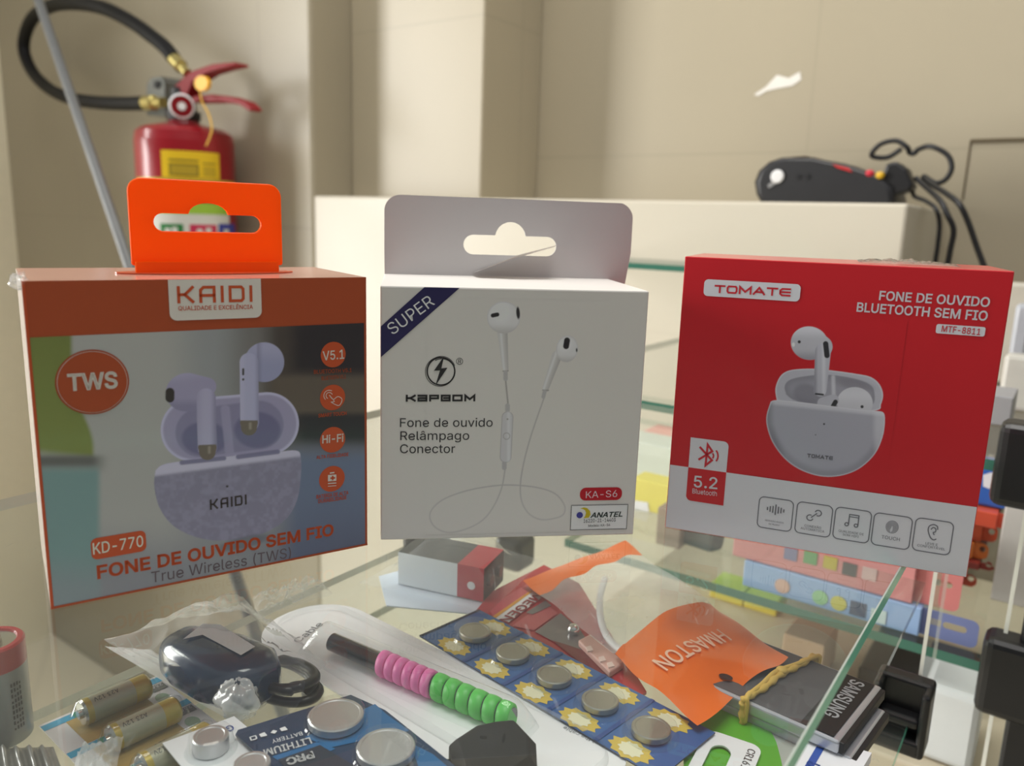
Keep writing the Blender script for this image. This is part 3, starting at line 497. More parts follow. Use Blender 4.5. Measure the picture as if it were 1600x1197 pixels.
# ------------------------------------------------------------------ the three boxes
class Carton:
    def __init__(self, name, x, y, yaw, w, h, d, label, cat):
        self.w, self.h, self.d = w, h, d
        self.o = root(name, (x, y, 0), label, cat, 'earbud boxes standing on the glass counter', yaw)
        self.Mx = Matrix.Translation((x, y, 0)) @ Matrix.Rotation(yaw, 4, 'Z'); self.I = self.Mx.inverted()
    def at(self, px, py, lay=0, y=0.0):
        o = self.I @ cC; d = self.I.to_3x3() @ ray(px, py)
        p = o + d * ((y - o.y) / d.y); p.y = y - lay * 0.00010
        return p
    def top(self, px, py):
        o = self.I @ cC; d = self.I.to_3x3() @ ray(px, py); return o + d * ((self.h - o.z) / d.z)
    def part(self, name, mb, bevel=0.0, label=None, parent=None, **k):
        p = mb.build(name, parent or self.o, None, bevel, **k)
        if label: p['label'] = label
        return p
    def poly(self, mb, pts, lay, mt): mb.poly([self.at(x, y, lay) for x, y in pts], mt)
    def text(self, mb, s, p0, p1, cap, lay, mt, bold=0.0):
        """baseline from pixel p0 to p1, capital height in pixels"""
        a = self.at(*p0, lay); b = self.at(*p1, lay)
        h = (self.at(p0[0], p0[1] - cap, lay) - a).length
        d = V((b - a)); mb.text(s, a, d, V((-d.z, 0, d.x)), h, mt, width=d.length, bold=bold)
    def rrect(self, mb, p0, p1, lay, r, mt, rs=None):
        """rounded rectangle between two opposite pixel corners (top-left, bottom-right)"""
        a = self.at(*p0, lay); b = self.at(*p1, lay)
        x0, x1 = min(a.x, b.x), max(a.x, b.x); z0, z1 = min(a.z, b.z), max(a.z, b.z)
        mb.poly([V((x0 + u, a.y, z0 + v)) for u, v in rrect(x1 - x0, z1 - z0, r, 6, rs)], mt)
        return x0, x1, z0, z1
    def disc(self, mb, c, rpx, lay, mt, n=48):
        p = self.at(*c, lay); r = (self.at(c[0], c[1] - rpx, lay) - p).length
        mb.poly([V((p.x + u, p.y, p.z + v)) for u, v in circle2(0, 0, r, n)], mt); return p, r
    def line(self, mb, pts, wpx, lay, mt, closed=False):
        q = [self.at(x, y, lay) for x, y in pts]; w = (self.at(pts[0][0], pts[0][1] - wpx, lay) - q[0]).length / 2
        strip(mb, q, w, mt, closed)
    def art(self, fn, mt, name, x0, x1, z0, z1, n, lay=1, label=None):
        """a printed picture: fn(px, py) -> linear albedo, sampled on a fine grid of the face"""
        nx = n; nz = int(n * (z1 - z0) / (x1 - x0))
        xs, zs = np.meshgrid(np.linspace(x0, x1, nx + 1), np.linspace(z0, z1, nz + 1))
        P = np.stack([xs.ravel(), np.full(xs.size, -lay * 0.0001), zs.ravel()], 1)
        Mn = np.array(self.Mx); Q = P @ Mn[:3, :3].T + Mn[:3, 3] - np.array(cC)
        zf = Q @ np.array(cF); px = 800 + F_PX * (Q @ np.array(cR)) / zf; py = 598.5 - F_PX * (Q @ np.array(cU)) / zf
        col = np.clip(fn(px, py), 0.0, 0.95)
        me = bpy.data.meshes.new(name); nv = len(P); nf = nx * nz
        me.vertices.add(nv); me.vertices.foreach_set('co', P.astype(np.float32).ravel())
        i = (np.arange(nz)[:, None] * (nx + 1) + np.arange(nx)[None]).ravel()
        idx = np.stack([i, i + 1, i + nx + 2, i + nx + 1], 1).astype(np.int32)
        me.loops.add(nf * 4); me.loops.foreach_set('vertex_index', idx.ravel())
        me.polygons.add(nf); me.polygons.foreach_set('loop_start', np.arange(nf, dtype=np.int32) * 4)
        at = me.color_attributes.new('print', 'FLOAT_COLOR', 'POINT')
        at.data.foreach_set('color', np.concatenate([col, np.ones((nv, 1))], 1).astype(np.float32).ravel())
        me.update(calc_edges=True); me.materials.append(mt)
        o = bpy.data.objects.new(name, me); COL.objects.link(o); o.parent = self.o
        if label: o['label'] = label
        return o
def strip(mb, q, w, mt, closed=False):
    """flat mitred line of half-width w in the local XZ plane"""
    N = len(q); Lf = []; Rt = []
    for i in range(N):
        a = q[(i - 1) % N] if (closed or i > 0) else q[i]; b = q[(i + 1) % N] if (closed or i < N - 1) else q[i]
        d1 = (q[i] - a); d2 = (b - q[i])
        d1 = d1.normalized() if d1.length > 1e-9 else d2.normalized(); d2 = d2.normalized() if d2.length > 1e-9 else d1
        n1 = V((-d1.z, 0, d1.x)); n2 = V((-d2.z, 0, d2.x)); m = (n1 + n2)
        m = m.normalized() if m.length > 1e-6 else n1
        k = w / max(0.35, m.dot(n1)); Lf.append(q[i] + m * k); Rt.append(q[i] - m * k)
    vs = Lf + Rt; fs = [(i, (i + 1) % N, N + (i + 1) % N, N + i) for i in range(N if closed else N - 1)]
    mb.add(vs, fs, mt)
# squared logo lettering drawn as strokes on a unit box
GL = {
 'K': [[(0, 0), (0, 1)], [(0.08, .5), (.45, .5), (1, 1)], [(.45, .5), (1, 0)]],
 'A': [[(0, 0), (0, .8), (.22, 1), (1, 1), (1, 0)], [(0, .42), (1, .42)]],
 'I': [[(.5, 0), (.5, 1)]],
 'D': [[(0, 0), (0, 1), (.85, 1), (1, .85), (1, .15), (.85, 0), (0, 0)]],
 'a': [[(0, 1), (1, 1), (1, 0), (0, 0), (0, .5), (1, .5)]],
 'P': [[(0, 0), (0, 1), (1, 1), (1, .45), (0.25, .45)]],
 'B': [[(0, 0), (0, 1), (1, 1), (1, 0), (0, 0)], [(.3, .5), (1, .5)]],
 'O': [[(0, 0), (0, 1), (1, 1), (1, 0), (0, 0)]],
 'M': [[(0, 0), (0, 1), (.5, .25), (1, 1), (1, 0)]],
 'T': [[(0, 1), (1, 1)], [(.5, 1), (.5, 0)]],
 'o': [[(.12, 0), (0, .25), (0, .75), (.12, 1), (.88, 1), (1, .75), (1, .25), (.88, 0), (.12, 0)]],
 'V': [[(0, 0), (.5, 1), (1, 0)], [(.25, .32), (.85, .32)]],
 'E': [[(1, 1), (.2, 1), (0, .75), (0, .25), (.2, 0), (1, 0)], [(0, .5), (1, .5)]],
}
def logo(cr, mb, s, p0, p1, cap, lay, mt, stroke, gap=0.28, widths=None):
    """letters of the string on a baseline from pixel p0 to p1; stroke as a share of the letter height"""
    a = cr.at(*p0, lay); b = cr.at(*p1, lay); h = (cr.at(p0[0], p0[1] - cap, lay) - a).length; d = b - a; Lw = d.length; d = d.normalized(); u = V((-d.z, 0, d.x))
    ws = [(widths or {}).get(c, 1.0) for c in s]; k = Lw / (sum(ws) + gap * (len(s) - 1)); x = 0
    sw = stroke * h / 2
    for c, w in zip(s, ws):
        for pl in GL[c]:
            q = [a + d * (x + sw + p[0] * max(1e-5, w * k - 2 * sw)) + u * (sw + p[1] * (h - 2 * sw)) for p in pl]
            cl = len(q) > 2 and (q[0] - q[-1]).length < 1e-6
            if cl: q = q[:-1]
            else:
                q[0] = q[0] + (q[0] - q[1]).normalized() * sw * (0.999 if len(pl) < 3 or c in 'KTBaPVE' else 1); q[-1] = q[-1] + (q[-1] - q[-2]).normalized() * sw
            strip(mb, q, sw, mt, cl)
        x += (w + gap) * k
def hole_plate(outer, hole, y0, y1, mt, name, parent, bevel=0.0):
    """flat plate in local XZ with a hole, made as a filled curve with thickness"""
    cu = bpy.data.curves.new(name, 'CURVE'); cu.dimensions = '2D'; cu.fill_mode = 'BOTH'; cu.extrude = abs(y1 - y0) / 2 - bevel; cu.bevel_depth = bevel; cu.bevel_resolution = 2
    for pts in (outer, hole):
        if not pts: continue
        sp = cu.splines.new('POLY'); sp.points.add(len(pts) - 1); sp.use_cyclic_u = True
        for p, (x, z) in zip(sp.points, pts): p.co = (x, z, 0, 1)
    tmp = bpy.data.objects.new('plate', cu); me0 = tmp.to_mesh()
    vs = [(v.co.x, (y0 + y1) / 2 - v.co.z, v.co.y) for v in me0.vertices]; fs = [tuple(p.vertices) for p in me0.polygons]
    tmp.to_mesh_clear(); bpy.data.objects.remove(tmp); bpy.data.curves.remove(cu)
    me = bpy.data.meshes.new(name); me.from_pydata(vs, [], fs); me.materials.append(mt); me.update()
    o = bpy.data.objects.new(name, me); COL.objects.link(o); o.parent = parent
    return o
def euro_hole(cx, cz, w, h, bw, bh, n=10):
    """slot w x h with a round bump of half-width bw rising bh above it"""
    r = h / 2; pts = []
    for k in range(n + 1):
        a = math.radians(90 + 180 * k / n); pts.append((cx - w / 2 + r + r * math.cos(a), cz + r * math.sin(a)))
    for k in range(n + 1):
        a = math.radians(-90 + 180 * k / n); pts.append((cx + w / 2 - r + r * math.cos(a), cz + r * math.sin(a)))
    for k in range(n + 1):
        a = math.radians(8 + 164 * k / n); pts.append((cx + bw * math.cos(a), cz + r + (bh) * (math.sin(a) - math.sin(math.radians(8))) / (1 - math.sin(math.radians(8)))))
    return pts
# numpy drawing helpers for the printed pictures (pixel coordinates of the photograph's frame)
def sm(a, b, x): t = np.clip((x - a) / (b - a), 0, 1); return t * t * (3 - 2 * t)
def ov(c, col, a): return c * (1 - a[:, None]) + np.asarray(col, float).reshape(-1, 3) * a[:, None] if np.ndim(col) == 1 else c * (1 - a[:, None]) + col * a[:, None]
def ell(px, py, cx, cy, rx, ry, ang=0.0):
    a = math.radians(ang); x = (px - cx) * math.cos(a) + (py - cy) * math.sin(a); y = -(px - cx) * math.sin(a) + (py - cy) * math.cos(a)
    return (np.sqrt((x / rx) ** 2 + (y / ry) ** 2) - 1) * min(rx, ry)
def cap(px, py, x0, y0, x1, y1, r0, r1=None):
    r1 = r0 if r1 is None else r1; dx, dy = x1 - x0, y1 - y0
    t = np.clip(((px - x0) * dx + (py - y0) * dy) / (dx * dx + dy * dy), 0, 1)
    return np.hypot(px - x0 - t * dx, py - y0 - t * dy) - (r0 + (r1 - r0) * t)
def pol(px, py, pts):
    """signed distance to a polygon"""
    d = np.full(px.shape, 1e9); ins = np.zeros(px.shape, bool); n = len(pts)
    for i in range(n):
        (ax, ay), (bx, by) = pts[i], pts[(i + 1) % n]
        t = np.clip(((px - ax) * (bx - ax) + (py - ay) * (by - ay)) / ((bx - ax) ** 2 + (by - ay) ** 2), 0, 1)
        d = np.minimum(d, np.hypot(px - ax - t * (bx - ax), py - ay - t * (by - ay)))
        cnd = ((ay > py) != (by > py)); xi = (bx - ax) * (py - ay) / ((by - ay) if by != ay else 1e-9) + ax
        ins ^= cnd & (px < xi)
    return np.where(ins, -d, d)
def curve_pts(pts, n=6): return [(p.x, p.y) for p in smooth_path([V((x, y, 0)) for x, y in pts], n)]
def cov(d, w=0.7): return 1 - sm(-w, w, d)
def vnoise(px, py, f, seed=0):
    g = np.random.RandomState(seed).rand(64, 64); x = px * f; y = py * f; xi = np.floor(x).astype(int); yi = np.floor(y).astype(int); fx = x - xi; fy = y - yi
    fx = fx * fx * (3 - 2 * fx); fy = fy * fy * (3 - 2 * fy); G = lambda a, b: g[a % 64, b % 64]
    return (G(xi, yi) * (1 - fx) + G(xi + 1, yi) * fx) * (1 - fy) + (G(xi, yi + 1) * (1 - fx) + G(xi + 1, yi + 1) * fx) * fy
def c8(rgb, k): return np.array([lin(c) / k for c in rgb])

K1, K2, K3 = 0.44, 0.44, 0.62      # share of full light that reaches each front, used only to read print colours off the photograph

# ---- orange and grey box
bx = Carton('earbud_box', -0.13970, 0.22523, 0.578, 0.10393, 0.10063, 0.055,
            'orange and grey earbud box with an orange plastic hang tab, leftmost of the three', 'earbud box')
PRT = dict(rough=0.32, coat=0.35, vary=0.015)
m_or = mat('orange_carton_print', (130, 57, 30), k=K1, **PRT); m_or2 = mat('orange_print_bright', (150, 62, 32), k=K1, **PRT)
m_wh1 = mat('white_print', (168, 163, 156), k=K1, **PRT); m_side = mat('wrapped_side_painted_light', (238, 225, 220), 0.25, coat=0.5, vary=0.02)  # left side is near-white: the strong light from the left is painted in
m_topw = mat('film_top_painted_glare', (226, 172, 152), 0.25, coat=0.6, vary=0.1, scale=120)  # glare on the shrink film is put into this paler top colour
mb = MB(); w, h, d = bx.w, bx.h, bx.d
mb.add([(0, 0, 0), (w, 0, 0), (w, 0, h), (0, 0, h), (0, d, 0), (w, d, 0), (w, d, h), (0, d, h)], [(0, 1, 2, 3), (5, 4, 7, 6), (1, 5, 6, 2)], m_or)
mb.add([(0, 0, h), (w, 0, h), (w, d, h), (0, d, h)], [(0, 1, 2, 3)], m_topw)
mb.add([(0, d, 0), (w, d, 0), (w, 0, 0), (0, 0, 0)], [(0, 1, 2, 3)], m_or)
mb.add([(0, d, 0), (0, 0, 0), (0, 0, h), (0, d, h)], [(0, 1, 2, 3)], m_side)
bx.part('carton', mb)
def art_kaidi(px, py):
    k = K1
    c = np.tile(c8((136, 136, 134), k), (len(px), 1))
    c = ov(c, c8((120, 122, 124), k), sm(250, 330, px)); c = ov(c, c8((96, 94, 92), k), sm(330, 400, px) * (1 - sm(700, 760, py)))
    c = ov(c, c8((62, 56, 52), k), sm(395, 440, px) * (1 - sm(660, 720, py)))
    c = ov(c, c8((42, 38, 40), k), sm(440, 475, px) * (1 - sm(570, 592, py)))
    c = ov(c, c8((80, 72, 64), k), sm(400, 440, px) * sm(580, 595, py) * (1 - sm(640, 655, py)))
    c = ov(c, c8((46, 44, 46), k), sm(440, 480, px) * sm(640, 655, py) * (1 - sm(680, 705, py)))
    c = ov(c, c8((88, 98, 118), k), sm(420, 470, px) * sm(680, 725, py))
    c = ov(c, c8((74, 76, 92), k), sm(740, 900, py) * sm(300, 560, px) * 0.9)
    c = ov(c, c8((104, 106, 114), k), sm(800, 900, py) * (1 - sm(250, 420, px)) * 0.8)
    edge = 112 + 34 * sm(590, 700, py)
    gr = c8((96, 104, 56), k) * (1 + 0.12 * np.sin(py / 90.0))[:, None]
    c = ov(c, gr, (1 - sm(-5, 5, px - edge)) * (1 - sm(700, 720, py + (px - 90) * -0.12)))
    c = ov(c, c8((84, 84, 82), k), (1 - sm(140, 175, px)) * sm(706, 718, py) * (1 - sm(722, 745, py)))
    c = ov(c, c8((98, 122, 122), k), (1 - sm(148, 162, px)) * sm(722, 742, py))
    c = ov(c, c8((112, 116, 122), k), (1 - sm(150, 165, px)) * sm(850, 930, py) * 0.7)
    lav = c8((126, 122, 146), k); lavd = c8((92, 90, 116), k); lavl = c8((152, 150, 172), k); dark = c8((48, 44, 42), k); met = c8((92, 84, 76), k)
    # open lid
    d = np.minimum(cap(px, py, 300, 672, 418, 662, 49), 1e9); a = cov(d); c = ov(c, lav, a); c = ov(c, lavl, a * sm(-6, -2, d))
    d2 = cap(px, py, 312, 676, 405, 664, 38); c = ov(c, lavd, cov(d2, 2) * 0.55)
    c = ov(c, c8((84, 82, 110), k), cov(ell(px, py, 320, 685, 36, 26), 3) * 0.8); c = ov(c, c8((84, 82, 110), k), cov(ell(px, py, 402, 672, 36, 28), 3) * 0.8)
    c = ov(c, lav, cov(cap(px, py, 352, 640, 360, 720, 7), 2) * 0.8)
    # case body
    body = curve_pts([(243, 735), (262, 724), (340, 715), (420, 708), (462, 704), (470, 716), (470, 745), (464, 782), (446, 812), (410, 834), (360, 844), (316, 842), (274, 824), (250, 795), (241, 760), (243, 735)], 5)
    d = pol(px, py, body[:-1]); a = cov(d)
    n1 = vnoise(px, py, 0.10, 3) * 0.55 + vnoise(px, py, 0.22, 4) * 0.45
    bc = c8((112, 110, 128), k)[None] * (0.92 + 0.15 * sm(0.35, 0.8, n1))[:, None]
    c = ov(c, bc, a); c = ov(c, c8((160, 158, 176), k), a * (1 - sm(5, 12, py - (735 - (px - 243) * 0.135))) * 0.9)
    c = ov(c, lavd, cov(cap(px, py, 284, 723, 350, 716, 3.5), 1.5) * 0.9); c = ov(c, lavd, cov(cap(px, py, 372, 714, 434, 706, 3.5), 1.5) * 0.9)
    c = ov(c, dark, cov(ell(px, py, 355, 760, 2, 1.6)))
    # left earbud
    d = cap(px, py, 322, 622, 324, 700, 15); a = cov(d); sh = sm(300, 322, px) * (1 - sm(326, 342, px))
    hd = np.minimum(ell(px, py, 292, 613, 33, 30, -10), cap(px, py, 300, 598, 324, 604, 14)); ah = cov(hd)
    c = ov(c, lav, ah); c = ov(c, lavl, ah * (1 - sm(-30, 0, (py - 600) + (px - 300) * 0.2)) * 0.5); c = ov(c, lavd, ah * sm(20, 36, py - 600) * 0.5)
    c = ov(c, lav, a); c = ov(c, lavl, a * sh * 0.5); c = ov(c, lavd, a * sm(328, 340, px) * 0.6)
    c = ov(c, met, cov(np.maximum(cap(px, py, 324, 700, 324, 706, 14.5, 13), 695 - py - (px - 324) * 0.04)) ); c = ov(c, c8((140, 132, 122), k), cov(cap(px, py, 327, 699, 327, 707, 2), 2) * 0.6)
    c = ov(c, dark, cov(cap(px, py, 265.5, 613, 265.5, 622, 7)))
    # right earbud
    d = cap(px, py, 389, 566, 390, 660, 14.5); a = cov(d); hd = np.minimum(ell(px, py, 413, 566, 31, 31), cap(px, py, 389, 566, 410, 556, 14)); hd = np.maximum(hd, px - 444.5); ah = cov(hd)
    c = ov(c, c8((122, 124, 150), k), ah); c = ov(c, lavl, ah * (1 - sm(535, 575, py)) * 0.45); c = ov(c, lavd, ah * (1 - sm(0, 10, px - 402)) * sm(400, 403, px) * 0.5)
    c = ov(c, c8((140, 140, 164), k), a); c = ov(c, lavd, a * (sm(396, 405, px)) * 0.5); c = ov(c, lavl, a * (1 - sm(378, 386, px)) * 0.5)
    c = ov(c, met, cov(np.maximum(cap(px, py, 389, 661, 389, 668, 14, 12.5), 657 - py))); c = ov(c, c8((140, 132, 122), k), cov(cap(px, py, 391, 662, 391, 669, 2), 2) * 0.6)
    c = ov(c, dark, cov(cap(px, py, 380, 577, 380, 585, 1.6))); c = ov(c, dark, cov(ell(px, py, 380, 593, 1.8, 1.8)))
    # soft oval under the case
    c = ov(c, c8((84, 88, 96), k), cov(ell(px, py, 380, 848, 40, 9, -14), 3) * 0.7)
    return c
zt = bx.at(309, 516).z
bx.art(art_kaidi, art_mat('printed_photo', 0.3, 0.4), 'printed_photo', 0.0009, w - 0.0009, 0.0007, zt, 440)
mb = MB(); q0 = bx.rrect(mb, (262, 437), (409, 496), 2, 0.0022, m_wh1, rs=(0.0022, 0.0022, 0, 0))
logo(bx, mb, 'KAIDI', (277, 474), (394.5, 471.5), 27, 3, m_or2, 0.17, 0.30, {'I': 0.2})
bx.text(mb, 'QUALIDADE E EXCELÊNCIA', (278.5, 485), (395, 482.5), 6.6, 3, m_or2, 0.02); bx.part('brand_badge', mb, label='white badge with orange lettering')
mb = MB(); bx.disc(mb, (145, 597), 51, 2, m_or); bx.disc(mb, (145, 597), 48.5, 3, m_wh1); bx.disc(mb, (145, 597), 47.8, 4, m_or)
bx.text(mb, 'TWS', (106, 610), (184, 605), 25, 5, m_wh1, 0.045); bx.part('round_badge', mb)
def icon(cx, cy, sub, lines, name='feature_icon'):
    mb = MB(); bx.disc(mb, (cx, cy), 20, 2, m_or2)
    for (s, p0, p1, cp) in lines: bx.text(mb, s, p0, p1, cp, 3, m_wh1 if name == 'x' else m_or2, 0.03)
    return mb
mb = icon(520.5, 554, 0, []); bx.text(mb, 'V5.1', (504, 563), (537.5, 560), 14, 3, m_wh1, 0.02)
for y, x0, x1 in ((580, 490, 549), (590, 502, 540)):
    bx.text(mb, 'BLUETOOTH V5.1', (x0, y + 4), (x1, y + 1), 6, 3, m_or, 0.02)
bx.part('feature_icon', mb, label='orange disc reading V5.1')
mb = icon(519.5, 621, 0, [('SMART TOUCH', (497, 652), (541, 648), 5.5)])
for r0, a0, a1 in ((5, 20, 250), (8.5, 60, 230)): bx.line(mb, [(514 + r0 * math.cos(math.radians(a)), 618 - r0 * math.sin(math.radians(a))) for a in range(a0, a1 + 1, 15)], 1.0, 3, m_wh1)
bx.line(mb, curve_pts([(514, 617), (520, 624), (526, 620), (530, 620), (534, 624), (531, 632), (526, 633), (517, 628), (522, 627), (514, 617)], 3), 1.0, 3, m_wh1); bx.part('feature_icon', mb, label='orange disc with a touching hand')
mb = icon(519.5, 687, 0, [('ALTA FIDELIDADE', (494, 717), (544, 712), 5)]); bx.text(mb, 'Hi-Fi', (503, 692.5), (536, 689.5), 12, 3, m_wh1, 0.035); bx.part('feature_icon', mb, label='orange disc reading Hi-Fi')
mb = icon(518.5, 748, 0, [('BATERIA DE ALTA', (494, 779), (544, 772), 5.5), ('DURABILIDADE', (497, 786), (541, 779.5), 5.5)])
for (x0, y0, x1, y1, mt_) in ((515, 737, 522, 740, m_wh1), (512, 741, 525, 752, m_wh1), (512, 753.5, 525, 756, m_wh1), (512, 758, 525, 760, m_wh1)): bx.poly(mb, [(x0, y0 + 1), (x1, y0), (x1, y1 - 1), (x0, y1)], 3, mt_)
bx.poly(mb, [(518, 743), (520.5, 743), (520.5, 750), (518, 750)], 4, m_or2); bx.poly(mb, [(515.5, 745.5), (523, 745), (523, 747.5), (515.5, 748)], 4, m_or2); bx.part('feature_icon', mb, label='orange disc with a battery')
mb = MB(); logo(bx, mb, 'KAIDI', (328, 796.5), (385, 788), 16, 2, mat('dark_grey_print', (52, 46, 46), k=K1, **PRT), 0.17, 0.30, {'I': 0.2}); bx.part('case_logo', mb)
mb = MB(); bx.rrect(mb, (141, 842), (229, 860), 2, 0.0018, m_or2); bx.text(mb, 'KD-770', (145.5, 866), (224, 853), 17.5, 3, mat('pale_print', (190, 178, 160), k=K1, **PRT), 0.015); bx.part('model_badge', mb)
m_out = mat('grey_print', (80, 70, 74), k=K1, **PRT)
mb = MB(); bx.text(mb, 'FONE DE OUVIDO SEM FIO', (152, 904), (521, 835.5), 19.5, 2, m_or2, 0.05)
bx.text(mb, 'True Wireless (TWS)', (236.5, 910.5), (454.5, 870.5), 17, 2, m_out, 0.0); bx.part('product_title', mb)
# orange rim of the carton round the print and the shrink film gathered at its corner
mb = MB()
for a, b in (((0, 0), (w, 0)), ): strip(mb, [V((a[0], -0.0002, 0.0004)), V((b[0], -0.0002, 0.0004))], 0.0004, m_or)
strip(mb, [V((0.0004, -0.0002, 0)), V((0.0004, -0.0002, h))], 0.0004, m_or2); bx.part('carton_rim', mb)
mb = MB(); rnd = random.Random(3)
def crump(u, v):
    a = u * 2 * math.pi; r = 0.0028 * math.sin(v * math.pi) * (0.7 + 0.6 * mnoise.noise(V((u * 9, v * 7, 1)))); return V((-0.0004 + r * math.cos(a) * 1.1, 0.004 + (v - .5) * 0.014, h - 0.0002 + r * math.sin(a)))
mb.sheet(crump, 18, 12, M_film); bx.part('shrink_film', mb, label='crumpled clear film at the top corner')
# hang tab: translucent orange plastic set in a slot of the top
m_tab = translucent_mat('translucent_orange_plastic', (0.95, 0.21, 0.004), 0.55, 0.3)
yt = 0.026
def tp(px, py): p = bx.at(px, py, 0, yt); return p.x, p.z
x0, z0 = tp(203, 410); x1, z1 = tp(440, 292); x1 = tp(438.5, 412)[0]; xl = tp(201, 300)[0]
zt_ = (tp(215, 281)[1] + tp(425, 289)[1]) / 2; zb = (tp(205, 409)[1] + tp(437, 415)[1]) / 2
hx0, hz0 = tp(237, 349); hx1, hz1 = tp(409, 349); hza = (tp(300, 332)[1] + tp(390, 335)[1]) / 2; hzb = (tp(300, 364)[1] + tp(390, 366)[1]) / 2
hcx = (hx0 + hx1) / 2; bz = tp(325, 315)[1]; bxm = tp(325, 332)[0]
hole = [(x - hcx + hcx, z) for x, z in euro_hole(hcx, (hza + hzb) / 2, hx1 - hx0, hza - hzb, (tp(358, 333)[0] - tp(292, 332)[0]) / 2, bz - hza)]
outer = [(xl + u, zb + v_) for u, v_ in rrect(x1 - xl, zt_ - zb, 0.004, 6, rs=(0.0004, 0.0004, 0.004, 0.004))]
tab = hole_plate(outer, hole, yt - 0.0011, yt + 0.0011, m_tab, 'hang_tab', bx.o, 0.0005); tab['label'] = 'translucent orange plastic hang tab with a euro slot'
mb = MB(); xa = tp(210.5, 420)[0]; xb = tp(431.5, 420)[0]
mb.box(((xa + xb) / 2, yt - 0.0022, (zb + h) / 2 + 0.0002), (xb - xa, 0, 0), (0, 0.0025, 0), (0, 0, zb - h + 0.0012), m_tab)
mb.prism([V(((xa + xb) / 2 + u, yt + v_, h + 0.0001)) for u, v_ in circle2(0, 0, (xb - xa) / 2 + 0.006, 40, 0.0085)], (0, 0, 0.0004), m_or2); bx.part('tab_foot', mb, parent=tab)

# ---- white box
wb = Carton('earbud_box', -0.048451, 0.286739, 0.139993, 0.1, 0.097481, 0.062,
            'white earphone box with a white card hang tab, in the middle of the three', 'earbud box')
w, h, d = wb.w, wb.h, wb.d
m_cw = mat('white_carton', (164, 161, 157), 0.45, k=K2, vary=0.0); m_ink = mat('black_print', (34, 32, 33), 0.4, k=K2, vary=0.02)
m_navy = mat('navy_print', (32, 28, 62), 0.4, k=K2, vary=0.03); m_lw = mat('light_print', (176, 176, 182), 0.4, k=K2); m_pill = mat('crimson_print', (140, 8, 24), 0.4, k=K2)
mb = MB(); mb.box((w / 2, d / 2, h / 2), (w, 0, 0), (0, d, 0), (0, 0, h), m_cw); wb.part('carton', mb, bevel=0.0006)
def art_kapbom(px, py):
    k = K2; base = c8((164, 161, 157), k)
    c = np.tile(base, (len(px), 1)); lt = c8((180, 180, 182), k); md = c8((146, 143, 142), k); dk = c8((116, 112, 110), k); bk = c8((34, 32, 33), k)
    cord = curve_pts([(789, 734), (784, 762), (772, 790), (755, 812), (730, 826), (700, 832), (678, 822), (672, 802), (690, 782), (725, 768), (765, 760), (800, 758), (840, 762), (868, 772), (882, 790), (880, 804), (866, 810), (846, 812), (828, 804), (816, 786), (813, 760), (818, 725), (830, 680), (850, 622)], 6)
    dmin = np.full(px.shape, 1e9)
    for a, b in zip(cord[:-1], cord[1:]): dmin = np.minimum(dmin, cap(px, py, *a, *b, 1.2))
    fade = 0.35 + 0.65 * (1 - sm(735, 800, py)); c = ov(c, md, cov(dmin, 0.9) * (0.55 + 0.3 * fade)); c = ov(c, dk, cov(dmin - 0.0 + 0.9, 0.8) * fade * 0.6)
    dl = cap(px, py, 790, 594, 794, 634, 1.2); c = ov(c, dk, cov(dl) * 0.8)
    def bud(cx, cy, rx, ry, sx0, sy0, sx1, sy1, r0, r1, ang):
        nonlocal c
        ds = cap(px, py, sx0, sy0, sx1, sy1, r0, r1); a = cov(ds); c = ov(c, c8((158, 156, 155), k), a)
        nx = -(sy1 - sy0); ny = sx1 - sx0; L = math.hypot(nx, ny); off = ((px - sx0) * nx + (py - sy0) * ny) / L
        c = ov(c, dk, a * sm(-0.2, 1.0, -off / r0) * 0.55); c = ov(c, lt, a * (1 - sm(0.2, 3, np.abs(off - r0 * 0.3))) * 0.5)
        dh = ell(px, py, cx, cy, rx, ry, ang); a = cov(dh); c = ov(c, c8((168, 167, 168), k), a)
        c = ov(c, lt, a * (1 - sm(0, 1.0, np.hypot(px - cx + rx * .2, py - cy + ry * .35) / rx)) * 0.9); c = ov(c, md, a * sm(0.35, 1.0, (py - cy) / ry) * 0.8); c = ov(c, md, a * sm(-3.0, 0, dh) * 0.5)
    bud(787, 496, 26, 25, 785, 520, 790, 578, 8, 4.5, 0); bud(886, 545, 17, 21, 870, 556, 852, 608, 8, 5, 10)
    c = ov(c, bk, cov(cap(px, py, 770, 493, 777, 491.5, 3.2))); c = ov(c, bk, cov(ell(px, py, 809.5, 489, 2.8, 9.5, -4)))
    c = ov(c, bk, cov(cap(px, py, 886, 532, 884.5, 541, 4.6))); c = ov(c, bk, cov(ell(px, py, 901, 547, 1.2, 3)))
    for (x0, y0, x1, y1) in ((786, 580, 794, 579.5), (848, 609.5, 857, 610)): c = ov(c, dk, cov(cap(px, py, x0, y0, x1, y1, 0.8)))
    for (x0, y0, x1, y1, r) in ((790, 582, 790, 592, 3.4), (851, 612, 849, 620, 3), (793, 634, 793, 641, 3.6), (788, 724, 788, 731, 3.6)): c = ov(c, c8((140, 138, 138), k), cov(cap(px, py, x0, y0, x1, y1, r)))
    d = cap(px, py, 793, 652, 790, 714, 9); a = cov(d); c = ov(c, c8((156, 154, 156), k), a); c = ov(c, dk, a * sm(-1.8, -0.3, d) * 0.6); c = ov(c, lt, a * (1 - sm(0, 5, np.abs(px - 795))) * 0.4)
    c = ov(c, dk, cov(np.abs(ell(px, py, 791.5, 681.5, 5, 5)) - 0.6) * 0.7); c = ov(c, dk, cov(ell(px, py, 793, 655, 1.3, 1.3)))
    return c
fa = wb.at(664, 838); fb = wb.at(950, 462)
